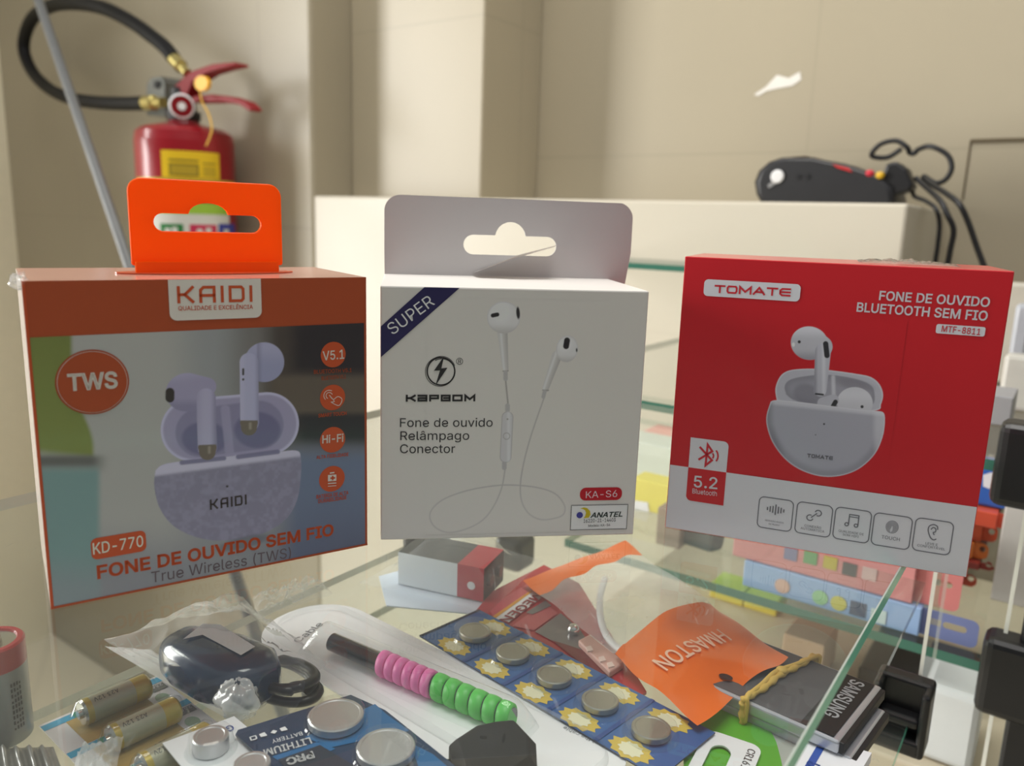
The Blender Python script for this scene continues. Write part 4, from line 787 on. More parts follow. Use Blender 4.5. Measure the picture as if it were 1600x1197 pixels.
wb.art(art_kapbom, art_mat('printed_picture', 0.45, 0.0), 'printed_picture', fa.x, fb.x, 0.002, h - 0.004, 340)
mb = MB(); z_t = h - 0.0003
pA_, pB_, pC_, pD_ = (wb.at(*q, 2) for q in ((592, 510), (663, 449), (718, 449.5), (592, 558)))
mb.poly([V((0.0002, -0.0002, pA_.z)), V((0.0002, -0.0002, pD_.z)), V((pC_.x, -0.0002, z_t)), V((pB_.x, -0.0002, z_t))], m_navy)
a_ = wb.at(614, 523.5, 3); b_ = wb.at(680, 475, 3); hh = 0.0043
dd = (b_ - a_); mb.text('SUPER', a_, dd, V((-dd.z, 0, dd.x)), hh, m_lw, width=dd.length, bold=-0.005); wb.part('corner_ribbon', mb, label='navy corner ribbon reading SUPER')
mb = MB()
cx, cy = 689, 580
for (r, ox, oy, w_, a0, a1) in ((21.5, 0, 0, 2.2, 0, 360), (22.8, -1.5, 0.6, 0.9, 80, 330), (20.3, 1.2, 0.8, 1.2, -80, 120), (22.3, 0.5, -1, 0.8, 20, 200)):
    full = a1 - a0 == 360
    wb.line(mb, [(cx + ox + r * math.cos(math.radians(a)), cy + oy - r * math.sin(math.radians(a))) for a in range(a0, a1 + (0 if full else 1), 8)], w_, 2, m_ink, full)
bolt = [(694, 556), (678, 579), (687.5, 578.5), (680, 603), (699, 574.5), (689.5, 575.5)]
wb.poly(mb, [(cx + (x - cx) * 1.16, cy + (y - cy) * 1.1) for x, y in bolt], 2, m_cw); wb.poly(mb, bolt, 3, m_ink)
wb.line(mb, [(718 + 5 * math.cos(a / 24 * 2 * math.pi), 564.5 + 5 * math.sin(a / 24 * 2 * math.pi)) for a in range(24)], 0.8, 2, m_ink, True); wb.text(mb, 'R', (715.8, 567.5), (720.4, 567.5), 6, 2, m_ink)
wb.part('bolt_emblem', mb)
mb = MB(); logo(wb, mb, 'KaPBOM', (634, 627.5), (742.5, 627), 10.8, 2, m_ink, 0.28, 0.17, {'M': 1.12, 'O': 1.05}); wb.part('brand_logo', mb)
mb = MB(); wb.text(mb, 'Fone de ouvido', (625, 667), (769.5, 666.5), 13.5, 2, m_ink, 0.0); wb.text(mb, 'Relâmpago', (625.5, 687.5), (733, 687), 13.5, 2, m_ink, 0.0); wb.text(mb, 'Conector', (625, 708), (711, 707.5), 13.5, 2, m_ink, 0.0); wb.part('product_title', mb)
mb = MB(); wb.rrect(mb, (906.5, 762), (971, 781), 2, 0.0023, m_pill); wb.text(mb, 'KA-S6', (915, 778), (964, 776), 10.5, 3, mat('pale_pink_print', (190, 150, 155), 0.4, k=K2), 0.0); wb.part('model_badge', mb)
mb = MB(); m_y = mat('yellow_print', (150, 134, 20), 0.4, k=K2); m_b = mat('blue_print', (44, 44, 110), 0.4, k=K2); m_gk = mat('dark_green_print', (36, 44, 40), 0.4, k=K2)
q4 = [wb.at(*q, 2) for q in ((892.5, 790.5), (981, 787), (978.5, 825.5), (891, 828))]
mb2 = MB(); xs_ = (q4[0].x + q4[3].x) / 2, (q4[1].x + q4[2].x) / 2; zs_ = (q4[2].z + q4[3].z) / 2, (q4[0].z + q4[1].z) / 2
mb.poly([V((xs_[0], -0.0002, zs_[0])), V((xs_[1], -0.0002, zs_[0])), V((xs_[1], -0.0002, zs_[1])), V((xs_[0], -0.0002, zs_[1]))], m_lw)
strip(mb, [V((xs_[0], -0.0003, zs_[0])), V((xs_[1], -0.0003, zs_[0])), V((xs_[1], -0.0003, zs_[1])), V((xs_[0], -0.0003, zs_[1]))], 0.0001, m_ink, True)
moon = [(906, 794.5), (912, 792.5), (917, 793.5), (921.5, 798), (922.5, 804), (919.5, 808.5), (911.5, 809.5), (914, 806), (915.5, 801), (914, 797), (910.5, 795)]
wb.poly(mb, moon, 3, m_y); wb.disc(mb, (905.5, 804.5), 4.8, 4, m_b, 24)
a_ = wb.at(922, 808.5, 3); b_ = wb.at(972, 806.5, 3)
mb.text('ANATEL', a_, b_ - a_, V((0.28, 0, 1)), 0.0021, m_gk, width=(b_ - a_).length, bold=0.04)
wb.text(mb, '16220-21-14403', (911.5, 816.5), (961.5, 814.5), 5.6, 3, m_ink); wb.text(mb, 'Modelo: KA-S6', (919, 823), (953, 821.5), 3.6, 3, m_ink); wb.part('approval_label', mb, label='bordered approval label with a yellow and blue emblem')
# white card hang tab rising from the back edge, with its torn punch-out still hanging on
yb = d - 0.0006
def tq(px, py): p = wb.at(px, py, 0, yb); return p.x, p.z
xl, xr = tq(600.5, 400)[0], tq(985, 400)[0]; xlo = tq(601, 428)[0]; xro = tq(977, 430)[0]
ztop = (tq(640, 307)[1] + tq(950, 314)[1]) / 2
r_ = tq(626, 306)[0] - xl
hx0, hx1 = tq(724, 383)[0], tq(869, 383)[0]; hzA = (tq(750, 368)[1] + tq(845, 369)[1]) / 2; hzB = (tq(750, 398)[1] + tq(845, 400)[1]) / 2; hbt = tq(797, 347)[1]
outer = [(xlo, h - 0.002), (xro, h - 0.002), (xr, h + 0.012)] + [(xr - 0.0072 + 0.0072 * math.cos(a), ztop - 0.0072 + 0.0072 * math.sin(a)) for a in np.linspace(0.1, 1.35, 8)] + [(xl + r_ - 0.0065 * 0 - r_ * math.sin(a), ztop - r_ + r_ * math.cos(a)) for a in np.linspace(0.0, 1.45, 8)] + [(xl, h + 0.012)]
tabw = hole_plate(outer, euro_hole((hx0 + hx1) / 2, (hzA + hzB) / 2, hx1 - hx0, hzA - hzB, 0.0068, hbt - hzA), yb - 0.0003, yb + 0.0003, mat('white_card_tab', (200, 198, 198), 0.5, vary=0.01), 'hang_tab', wb.o); tabw['label'] = 'white card hang tab with a euro slot'
mb = MB()
pp = [wb.at(*q, 0, yb - 0.001) for q in ((866, 386), (800, 405), (739, 426))]
ddn = V((0.003, -0.014, -0.005))
mb.add([pp[0], pp[1], pp[2], pp[2] + V((0.001, -0.012, 0.0014)), pp[1] + V((0.0005, -0.016, 0.0026)), pp[0] + V((-0.0005, -0.010, 0.0012))], [(0, 1, 4, 5), (1, 2, 3, 4)], m_cw)
wb.part('punch_out', mb, parent=tabw)

# ---- red box
rb = Carton('earbud_box', 0.064923, 0.309859, -0.369519, 0.109978, 0.110523, 0.048,
            'red and white earbud box without a hang tab, rightmost of the three', 'earbud box')
w, h, d = rb.w, rb.h, rb.d
m_rc = mat('red_carton_print', (172, 28, 36), 0.28, k=K3, coat=0.5, vary=0.0); m_w3 = mat('white_carton_print', (186, 187, 193), 0.3, k=K3, coat=0.4, vary=0.01); m_g3 = mat('grey_line_print', (96, 96, 104), 0.4, k=K3)
m_side3 = mat('pale_red_wrapped_side', (205, 120, 120), 0.25, coat=0.5)
mb = MB(); mb.add([(0, 0, 0), (w, 0, 0), (w, 0, h), (0, 0, h), (0, d, 0), (w, d, 0), (w, d, h), (0, d, h)], [(0, 1, 2, 3), (5, 4, 7, 6), (0, 4, 5, 1), (1, 5, 6, 2), (4, 0, 3, 7), (3, 2, 6, 7)], m_rc); rb.part('carton', mb, bevel=0.0004)
zl = (rb.at(1050, 726.5).z + rb.at(1518, 791).z) / 2
mb = MB(); mb.poly([V((0.0003, -0.0001, 0.0003)), V((w - 0.0003, -0.0001, 0.0003)), V((w - 0.0003, -0.0001, zl)), V((0.0003, -0.0001, zl))], m_w3); rb.part('white_band', mb)
def art_tomate(px, py):
    k = K3; red = c8((172, 28, 36), k)
    c = np.tile(red, (len(px), 1)); b0 = c8((166, 167, 178), k); lt = c8((196, 197, 206), k); md = c8((128, 128, 140), k); dk = c8((92, 92, 102), k); bk = c8((46, 46, 50), k)
    X = lambda x: 1180 + x / 4.432; Y = lambda y: 490 + y / 4.432
    P = lambda pts: [(X(x), Y(y)) for x, y in pts]
    lid = curve_pts(P([(150, 600), (140, 520), (170, 440), (220, 400), (300, 385), (420, 383), (560, 398), (700, 418), (800, 440), (860, 490), (885, 560), (870, 630), (840, 670), (600, 690), (300, 640), (150, 600)]), 4)
    d = pol(px, py, lid[:-1]); a = cov(d); c = ov(c, b0, a); c = ov(c, lt, a * sm(-3, -0.5, d) * 0.6)
    inn = curve_pts(P([(215, 560), (205, 500), (250, 455), (380, 430), (520, 425), (680, 450), (790, 490), (825, 550), (800, 640), (600, 660), (300, 610), (215, 560)]), 4)
    d = pol(px, py, inn[:-1]); a = cov(d, 1.2); c = ov(c, c8((142, 142, 154), k), a); c = ov(c, dk, a * sm(-14, 0, d) * 0.35)
    c = ov(c, c8((112, 111, 122), k), cov(ell(px, py, X(360), Y(560), 22, 16, 20), 4) * 0.6); c = ov(c, c8((118, 116, 126), k), cov(ell(px, py, X(680), Y(490), 28, 8, 12), 4) * 0.7)
    c = ov(c, lt, cov(cap(px, py, X(540), Y(440), X(545), Y(600), 3), 2) * 0.6)
    # resting bud
    d = ell(px, py, X(690), Y(620), 28, 25, 5); a = cov(d); c = ov(c, c8((178, 179, 188), k), a); c = ov(c, lt, a * (1 - sm(0, 20, np.abs(py - Y(560)))) * 0.6)
    d = cap(px, py, X(470), Y(620), X(540), Y(600), 9); a = cov(d); c = ov(c, b0, a)
    c = ov(c, bk, cov(cap(px, py, X(556), Y(612), X(540), Y(640), 3.6))); c = ov(c, bk, cov(ell(px, py, X(740), Y(645), 2.4, 2.4)))
    # body
    body = curve_pts(P([(108, 610), (150, 600), (300, 612), (520, 640), (720, 665), (840, 675), (890, 690), (897, 760), (880, 860), (830, 970), (740, 1060), (640, 1110), (530, 1130), (420, 1120), (300, 1075), (200, 1000), (120, 890), (82, 780), (80, 700), (108, 610)]), 4)
    d = pol(px, py, body[:-1]); a = cov(d); g = c8((150, 151, 163), k); c = ov(c, g, a)
    c = ov(c, lt, a * (1 - sm(0, 7, py - (Y(612) + (px - X(108)) * 0.105))) * 0.6); c = ov(c, md, a * sm(-16, -4, d) * sm(Y(750), Y(950), py) * 0.8)
    c = ov(c, dk, a * (1 - sm(2, 14, px - X(82) - np.maximum(0, py - Y(760)) * 0.35)) * 0.5); c = ov(c, lt, a * sm(X(800), X(850), px) * (1 - sm(Y(900), Y(1000), py)) * 0.45)
    c = ov(c, lt, a * sm(-2.4, -0.6, d) * 0.55); c = ov(c, bk, cov(ell(px, py, X(477), Y(765), 1.5, 1.5))); c = ov(c, dk, cov(ell(px, py, X(418), Y(840), 1.0, 1.0)))
    # raised bud
    ds = cap(px, py, X(470), Y(260), X(450), Y(530), 12.2, 10); a2 = cov(ds)
    hd = np.minimum(ell(px, py, X(375), Y(205), 29, 26, 10), cap(px, py, X(400), Y(180), X(460), Y(230), 17)); hd = np.maximum(hd, X(238) - px); a = cov(hd)
    c = ov(c, c8((166, 167, 176), k), a); c = ov(c, lt, a * (1 - sm(Y(100), Y(190), py)) * 0.7); c = ov(c, md, a * sm(Y(240), Y(320), py) * 0.8)
    c = ov(c, b0, a2); c = ov(c, lt, a2 * (1 - sm(0, 5, np.abs(px - X(475)))) * 0.6); c = ov(c, md, a2 * (1 - sm(X(410), X(440), px)) * 0.9)
    c = ov(c, bk, cov(cap(px, py, X(488), Y(210), X(497), Y(290), 4.2))); c = ov(c, bk, cov(ell(px, py, X(305), Y(196), 2.4, 2.4))); c = ov(c, bk, cov(cap(px, py, X(420), Y(556), X(470), Y(562), 1.4)))
    c = ov(c, c8((215, 215, 220), k), cov(ell(px, py, X(265), Y(215), 2.2, 3.2), 1.2) * 0.8)
    return c
fa = rb.at(1188, 500); fa.x = min(fa.x, rb.at(1188, 748).x); fb = rb.at(1392, 500); fb.x = max(fb.x, rb.at(1392, 700).x)
rb.art(art_tomate, art_mat('printed_picture', 0.28, 0.5, 0.12), 'printed_picture', fa.x, fb.x, zl + 0.0003, fb.z, 260, lay=1)
mb = MB(); rb.rrect(mb, (1101, 436), (1249, 471.5), 2, 0.0016, m_w3)
m_r2 = mat('red_letter_print', (172, 40, 50), 0.35, k=K3)
logo(rb, mb, 'ToMVTE', (1116, 457.5), (1235, 463.5), 12.5, 3, m_r2, 0.22, 0.12, {'M': 1.15, 'V': 1.1}); rb.part('brand_badge', mb, label='white badge with red lettering')
mb = MB(); rb.text(mb, 'FONE DE OUVIDO', (1373, 468.5), (1545.5, 479.5), 13.8, 2, m_w3, 0.035); rb.text(mb, 'BLUETOOTH SEM FIO', (1338, 486.5), (1542, 501), 13.8, 2, m_w3, 0.035); rb.part('product_title', mb)
mb = MB(); rb.rrect(mb, (1463.5, 506), (1538, 526), 2, 0.0007, m_w3); rb.text(mb, 'MTF-8811', (1470.5, 518), (1531, 523.5), 9.5, 3, m_r2, 0.02); rb.part('model_badge', mb)
mb = MB(); logo(rb, mb, 'ToMVTE', (1261, 714.5), (1301, 719), 6, 2, m_g3, 0.24, 0.12, {'M': 1.15, 'V': 1.1}); rb.part('case_logo', mb)
mb = MB(); q_ = rb.at(1079, 683, 2); q2_ = rb.at(1138, 690, 2); zz = rb.at(1134, 738, 2).z; ztp = (rb.at(1080, 683).z + rb.at(1125, 689).z) / 2; zbt = (rb.at(1080, 784).z + rb.at(1129, 788).z) / 2
xw0 = rb.at(1076.5, 720).x; xw1 = rb.at(1136.5, 720).x
mb.poly([V((xw0 + u, -0.0002, zl + v_)) for u, v_ in rrect(xw1 - xw0, ztp - zl, 0.002, 6, rs=(0, 0, 0.002, 0))], m_w3)
mb.poly([V((xw0 + u, -0.0002, zbt + v_)) for u, v_ in rrect(xw1 - xw0, zl - zbt, 0.002, 6, rs=(0.002, 0, 0, 0))], m_rc)
bt = [(1091, 697), (1112, 722), (1104.5, 727), (1104, 694), (1113.5, 704), (1091, 720)]
rb.line(mb, [(1093.5, 698), (1112.5, 719), (1102.5, 727), (1106, 694.5), (1113, 705), (1091.5, 718)], 3.2, 3, m_r2)
for r0 in (6, 13): rb.line(mb, [(1109 + r0 * math.cos(math.radians(a)), 712 - r0 * math.sin(math.radians(a))) for a in range(-40, 41, 10)], 2.4, 3, m_r2)
rb.text(mb, '5.2', (1084, 760.5), (1121, 764), 17.5, 3, m_w3, 0.02); rb.text(mb, 'Bluetooth', (1082, 770.5), (1120, 775), 7.5, 3, m_w3); rb.part('version_badge', mb, label='split white and red badge reading 5.2 Bluetooth')
icons = [((1184.5, 778), (1238, 828)), ((1243.5, 786), (1299, 837)), ((1303, 795), (1359.5, 845.5)), ((1363, 804), (1423, 855.5)), ((1427.5, 812), (1487, 864))]
txt = [('REDUÇÃO RUIDO|DE RUIDO', 2.8), ('CONEXÃO|AUTOMÁTICA', 4.2), ('QUALIDADE DE|SOM HIFI', 4.0), ('TOUCH', 6), ('LEVE E|CONFORTÁVEL', 4.2)]
for n_, ((p0, p1), (tx, cp)) in enumerate(zip(icons, txt)):
    mb = MB(); a = rb.at((p0[0] + p1[0]) / 2, (p0[1] + p1[1]) / 2 , 2); b = rb.at(p1[0], (p0[1] + p1[1]) / 2 + 4, 2); hw = b.x - a.x; hh = (rb.at((p0[0] + p1[0]) / 2, p0[1] + 4).z - a.z)
    hh = 0.0063
    strip(mb, [V((a.x - hw + u, -0.0002, a.z - hh + v_)) for u, v_ in rrect(2 * hw, 2 * hh, 0.0019, 5)], 0.00018, m_g3, True)
    S = hh * 2; LQ = lambda pts: [V((a.x + x * S, -0.0002, a.z + y * S)) for x, y in pts]; sw = 0.00019
    if n_ == 0:
        for k_, hgt in enumerate((.1, .18, .22, .34, .22, .18, .1)): strip(mb, LQ([(-.24 + k_ * .08, .14 - hgt / 2), (-.24 + k_ * .08, .14 + hgt / 2)]), sw * 1.3, m_g3)
    if n_ == 1:
        for sg in (1, -1):
            cs = [(0.10 * sg + .0, .13 + .09 * sg)]; pts = []
            for a_ in range(-70, 211, 20):
                t_ = math.radians(a_ + (45 - 90 if sg > 0 else 45 + 90)); pts.append((0.11 * sg + .09 * math.cos(t_), .13 + .09 * sg + .09 * math.sin(t_)))
            strip(mb, LQ(pts), sw, m_g3)
        strip(mb, LQ([(-.08, .05), (.08, .21)]), sw, m_g3)
    if n_ == 2:
        strip(mb, LQ([(-.1, .0), (-.1, .32), (.16, .32), (.16, .0)]), sw, m_g3); strip(mb, LQ([(-.1, .25), (.16, .25)]), sw * .8, m_g3)
        for x_ in (-.15, .11): strip(mb, LQ([(x_ + u, .0 + v_) for u, v_ in circle2(0, 0, .05, 16)]), sw, m_g3, True)
    if n_ == 3:
        for j, r0 in enumerate((.04, .075, .11, .145, .18)): strip(mb, LQ([(r0 * math.cos(math.radians(t_)) * .9, .13 + r0 * 1.05 * math.sin(math.radians(t_))) for t_ in range(-60 - 12 * j, 236 + 8 * j, 14)]), sw * .5, m_g3)
    if n_ == 4:
        strip(mb, LQ(curve_pts([(.1, .22), (.08, .32), (-.02, .36), (-.12, .3), (-.14, .18), (-.1, .05), (-.04, -.06), (.04, -.1), (.1, -.06)], 4)), sw, m_g3); strip(mb, LQ(curve_pts([(-.07, .2), (-.02, .27), (.05, .24), (.05, .15), (.0, .12), (.03, .05)], 4)), sw, m_g3)
    for j, s_ in enumerate(tx.split('|')):
        hgt = cp / 50 * 0.0135 * 0.8; wmax = hw * 1.6; tw = text_shape(s_)[2] * hgt
        mb.text(s_, (a.x - min(wmax, tw) / 2, -0.0002, a.z - S * (.27 + .1 * j)), (1, 0, 0), (0, 0, 1), hgt, m_g3, width=min(wmax, tw))
    rb.part('feature_icon', mb)
mb = MB()
def crump2(u, v): return V((0.062 + u * 0.034, 0.012 + v * 0.03, h + 0.0003 + 0.0022 * (abs(mnoise.noise(V((u * 14, v * 9, 5)))) + 0.15) * math.sin(math.pi * u) ** 0.5 * math.sin(math.pi * v) ** .5))
mb.sheet(crump2, 40, 16, M_film); rb.part('shrink_film', mb, label='clear film gathered on the top')

# ------------------------------------------------------------------ goods lying on the inner shelf, under the glass
def lp(px, py, dz=0.0): return onz(px, py, SH + dz)
def mid(ps): return sum((V(p) for p in ps), V((0, 0, 0))) / len(ps)
def card(mb, pts, th, mt, dz=0.0002, side=None):
    """flat card whose corners are seen at these pixels, lying on the shelf"""
    mb.prism([lp(x, y, dz) for x, y in pts], (0, 0, th), mt, side)
def flat_text(mb, s, p0, p1, cap, dz, mt, flip=1, bold=0.0):
    """lettering on a lying card; baseline from pixel p0 to p1, letter tops to the left of that direction (flip=1)"""
    a, b = lp(*p0, dz), lp(*p1, dz); d = b - a; u = V((-d.y, d.x, 0)).normalized() * flip
    mb.text(s, a, d, u, cap, mt, width=d.length, bold=bold)
m_ink2 = mat('dark_ink', (40, 42, 46), 0.5)

# C-size battery standing at the far left
p = lp(1, 1152); R = 0.0101
k = Kit('battery', p, 'large red-topped silver cylindrical battery standing at the left edge', 'battery')
m_zinc = mat('grey_silver_jacket', (150, 155, 155), 0.35, 0.35, vary=0.1, scale=200); m_redj = mat('red_jacket_band', (168, 40, 50), 0.35, coat=0.3)
mb = MB(); mb.lathe(p, eZ, [(R - 0.001, 0.0002), (R, 0.001), (R, 0.0283, m_zinc), (R, 0.0283, m_redj), (R, 0.0363), (R - 0.0006, 0.0370), (R - 0.0022, 0.0370), (R - 0.0026, 0.0363), (R - 0.0026, 0.0363, M_silver), (0.0035, 0.0360)], m_zinc, 40); k.part('jacket', mb)
mb = MB(); mb.lathe(p, eZ, [(0.0033, 0.0358), (0.0033, 0.0374), (0.0027, 0.0378), (0.0, 0.0378)], M_silver, 24); k.part('terminal', mb)
mb = MB()
for i in range(4):
    a0 = math.atan2((cC - p).y, (cC - p).x) + 0.45 + i * 0.10
    for j in range(9):
        z0 = 0.0065 + j * 0.0020; q = V((math.cos(a0), math.sin(a0), 0)); t_ = V((-q.y, q.x, 0)); rr = R + 0.0001
        ln = 0.0017 if (i * 7 + j * 3) % 5 else 0.0010
        mb.add([p + q * rr + t_ * x + eZ * (z0 + z) for x, z in ((-0.0003, 0), (0.0003, 0), (0.0003, ln * .8), (-0.0003, ln * .8))], [(0, 1, 2, 3)], m_ink2)
k.part('fine_print', mb)

# grey ribbed tray and torn film at the bottom-left corner
mb = MB(); m_tray = mat('grey_tray_plastic', (128, 128, 124), 0.3, coat=0.5)
A_, B_, C_, D_ = lp(-60, 1176), lp(84, 1172), lp(128, 1290), lp(-60, 1290)
def tray(u, v):
    q = (A_ * (1 - u) + B_ * u) * (1 - v) + (D_ * (1 - u) + C_ * u) * v
    e = min(1, 6 * min(u + .0, 1 - u, v, 1 - v)); return q + eZ * (0.0012 + e * (0.004 + 0.0016 * math.sin(u * 46) + 0.0008 * mnoise.noise(V((u * 9, v * 9, 0)))))
mb.sheet(tray, 70, 24, m_tray); single('plastic_tray', mb, mid((A_, B_, C_, D_)), 'grey ribbed plastic tray at the bottom left corner', 'tray')
mb = MB(); A_, B_, C_, D_ = lp(122, 1186, .004), lp(194, 1162, .006), lp(176, 1240, .006), lp(110, 1240, .004)
def wrinkle(A, B, C, D, amp, fq, seed, lift=0.003, fold=0.0):
    def fn(u, v):
        q = (A * (1 - u) + B * u) * (1 - v) + (D * (1 - u) + C * u) * v
        n = mnoise.noise(V((u * fq, v * fq, seed))) + 0.5 * mnoise.noise(V((u * fq * 2.3, v * fq * 2.3, seed + 4)))
        rid = 1 - abs(mnoise.noise(V((u * fq * .8, v * fq * .8, seed + 9)))) * 2
        e = min(1, 8 * min(u, 1 - u, v, 1 - v))
        return q + eZ * (lift * e + amp * (0.6 * n + 0.5 * max(0, rid) ** 3) * (0.25 + 0.75 * e) + amp * 0.6)
    return fn
mb.sheet(wrinkle(A_, B_, C_, D_, 0.004, 5, 2, 0.002), 30, 30, M_film_milky); single('film_scrap', mb, mid((A_, B_, C_, D_)), 'torn scrap of clear plastic film beside the grey tray', 'plastic film')

# card of small yellow cylindrical batteries
P0, P1, Q0 = lp(64, 1139), lp(242, 1063), lp(103, 1182)
ux = P1 - P0; wl = ux.length; ux = ux.normalized(); vy = V((ux.y, -ux.x, 0)); pit = abs((Q0 - P0).dot(vy)); sh_ = (Q0 - P0).dot(ux) * 0
k = Kit('battery_card', P0 + ux * wl / 2 + vy * pit * 1.5, 'blister card of slim yellow cylindrical batteries', 'battery pack')
m_cw2 = mat('white_blister_card', (222, 220, 222), 0.45); m_tan = mat('tan_card_print', (188, 160, 100), 0.45, vary=0.08); m_cy = mat('cyan_band', (70, 165, 205), 0.4); m_grb = mat('green_band', (70, 150, 125), 0.4)
C3 = lambda u, v, z=0.0: P0 + ux * (u * wl) + vy * (v * pit) + eZ * z
mb = MB(); mb.prism([C3(0, -0.08), C3(0, 3.6), C3(1.04, 3.6), C3(1.04, -0.08)], (0, 0, 0.0005), m_cw2)
for i in range(4):
    v0 = i - 0.02
    mb.poly([C3(0.0, v0, .0006), C3(0.0, v0 + .17, .0006), C3(1.04, v0 + .17, .0006), C3(1.04, v0, .0006)], m_cy)
    mb.poly([C3(0.25, v0, .0007), C3(0.25, v0 + .17, .0007), C3(0.88, v0 + .17, .0007), C3(0.88, v0, .0007)], m_grb)
    mb.poly([C3(0.17, v0 + .17, .0006), C3(0.17, v0 + .98, .0006), C3(0.80, v0 + .98, .0006), C3(0.80, v0 + .17, .0006)], m_tan)
    mb.poly([C3(0.88, v0 + .22, .0007), C3(0.88, v0 + .42, .0007), C3(1.02, v0 + .42, .0007), C3(1.02, v0 + .22, .0007)], mat('grey_print_block', (110, 112, 108), 0.4))
    mb.poly([C3(0.9 + .06 * math.cos(a), v0 + .68 + .16 * math.sin(a), .0007) for a in np.linspace(0, 6.0, 18)], mat('pale_green_print', (150, 175, 150), 0.4))
    o_ = C3(0.62, v0 + .80, .0009); mb.text('12V', o_, -ux, vy, 0.0017, m_ink2)
    o_ = C3(1.0, v0 + .25, .0009); mb.text('23A', o_, -ux, vy, 0.0016, m_cw2)
k.part('card', mb)
m_gold = mat('yellow_gold_jacket', (196, 172, 70), 0.3, 0.25, coat=0.4); m_lbl = mat('grey_battery_label', (176, 174, 150), 0.35, 0.2, coat=0.3)
for i in range(3):
    c0 = C3(0.24, i + .46, 0.0056); c1 = C3(0.82, i + .46, 0.0056); ax = (c1 - c0).normalized(); Lb = (c1 - c0).length; r = 0.0047
    mb = MB(); mb.lathe(c0, ax, [(0.0016, -0.0012, M_silver), (0.0018, 0.0), (r - 0.0006, 0.0), (r, 0.0008, m_gold), (r, Lb * .12), (r, Lb * .12, m_lbl), (r, Lb * .74), (r, Lb * .74, m_gold), (r, Lb - 0.0008), (r - 0.0006, Lb)], m_gold, 24)
    b_ = k.part('battery', mb)
    mb = MB(); up_ = (eZ * 0.8 + (cC - c0).normalized() * 0.6); up_ = (up_ - ax * up_.dot(ax)).normalized(); tdir = -ax; vdir = ax.cross(up_) * 1
    vdir = vdir if vdir.dot(vy) > 0 else -vdir
    o_ = c0 + ax * Lb * .52 + up_ * (r + 0.0001) - vdir * 0.0008; mb.text('A23 12V', o_, tdir, vdir, 0.0017, m_ink2, width=Lb * .36); k.part('print', mb, parent=b_)
    mb = MB(); rr = r + 0.0011
    def dome(u, v, c0=c0, ax=ax, Lb=Lb, rr=rr):
        a = math.pi * v; sd = ax.cross(eZ); e = min(1, 10 * min(u, 1 - u)) ** .5
        return c0 + ax * (-0.003 + u * (Lb + 0.006)) + sd * math.cos(a) * rr * (0.7 + .3 * e) + eZ * (math.sin(a) * rr * 1.0 * e - 0.0050 * (1 - math.sin(a)))
    mb.sheet(dome, 16, 12, M_dome); k.part('blister', mb)

M_cell = mat('satin_cell_steel', (208, 207, 208), 0.36, 0.75, vary=0.05)
# white card with two tall button cells
def button(kit, c, r, hgt, name='button_cell', m=None, rough=False):
    mb = MB(); mb.lathe(c, eZ, [(r - 0.0003, 0), (r, 0.0003), (r, hgt - 0.0004), (r - 0.0004, hgt), (r - 0.0012, hgt), (r - 0.0015, hgt - 0.00025), (0, hgt - 0.00025)], m or M_cell, 40); return kit.part(name, mb)
cq = [(254, 1163), (366, 1121), (470, 1208), (340, 1268)]
k = Kit('button_cell_card', lp(350, 1175), 'white card with small tall silver button cells, bottom left', 'battery pack')
mb = MB(); card(mb, cq, 0.0005, M_white, 0.0108); m_blu = mat('blue_print_dot', (60, 90, 170), 0.4)
flat_text(mb, 'G', (362, 1132), (351, 1136), 0.0032, 0.0116, m_blu, 1, 0.02)
k.part('card', mb)
button(k, lp(330, 1171, 0.0114), 0.0056, 0.0052); button(k, lp(394, 1211, 0.0114), 0.0056, 0.0045)
mb = MB(); mb.lathe(lp(330, 1171, 0.0114), eZ, [(0.0082, 0), (0.0074, 0.0016), (0.0066, 0.0060), (0.0058, 0.0064), (0, 0.0065)], M_dome, 32); k.part('blister', mb)

# dark blue card of lithium coin cells
LZ = 0.0112      # it lies over the white button cell card
k = Kit('lithium_coin_card', lp(530, 1160, LZ), 'dark blue card with two large silver coin cells, bottom edge', 'battery pack')
m_db = mat('dark_blue_card', (34, 58, 88), 0.4, coat=0.3); m_mb = mat('mid_blue_card', (38, 104, 158), 0.4, coat=0.3); m_dk = mat('slate_print', (44, 52, 66), 0.4)
mb = MB(); poly_ = [(368, 1150), (372, 1143), (548, 1088), (602, 1112), (712, 1200), (740, 1240), (470, 1240)]
card(mb, poly_, 0.0006, m_db, 0.0014 + LZ)
mb.poly([lp(x, y, .0022 + LZ) for x, y in ((476, 1152), (586, 1100), (604, 1116), (640, 1142), (516, 1168))], m_mb)
mb.poly([lp(x, y, .0022 + LZ) for x, y in ((425, 1182), (500, 1158), (524, 1170), (456, 1202))], m_mb)
mb.poly([lp(x, y, .0022 + LZ) for x, y in ((640, 1160), (676, 1178), (720, 1215), (660, 1215))], m_mb)
mb.poly([lp(x, y, .0023 + LZ) for x, y in ((434, 1187), (500, 1164), (560, 1200), (470, 1225))], m_dk)
flat_text(mb, 'LITHIUM', (484, 1152), (411, 1172), 0.0033, 0.0026 + LZ, M_white, 1, 0.03)
flat_text(mb, 'BATTERY', (471, 1143), (424, 1156), 0.0020, 0.0026 + LZ, M_white, 1, 0.0)
flat_text(mb, 'PRC', (488, 1174), (446, 1186), 0.0032, 0.0027 + LZ, M_white, 1, 0.05)
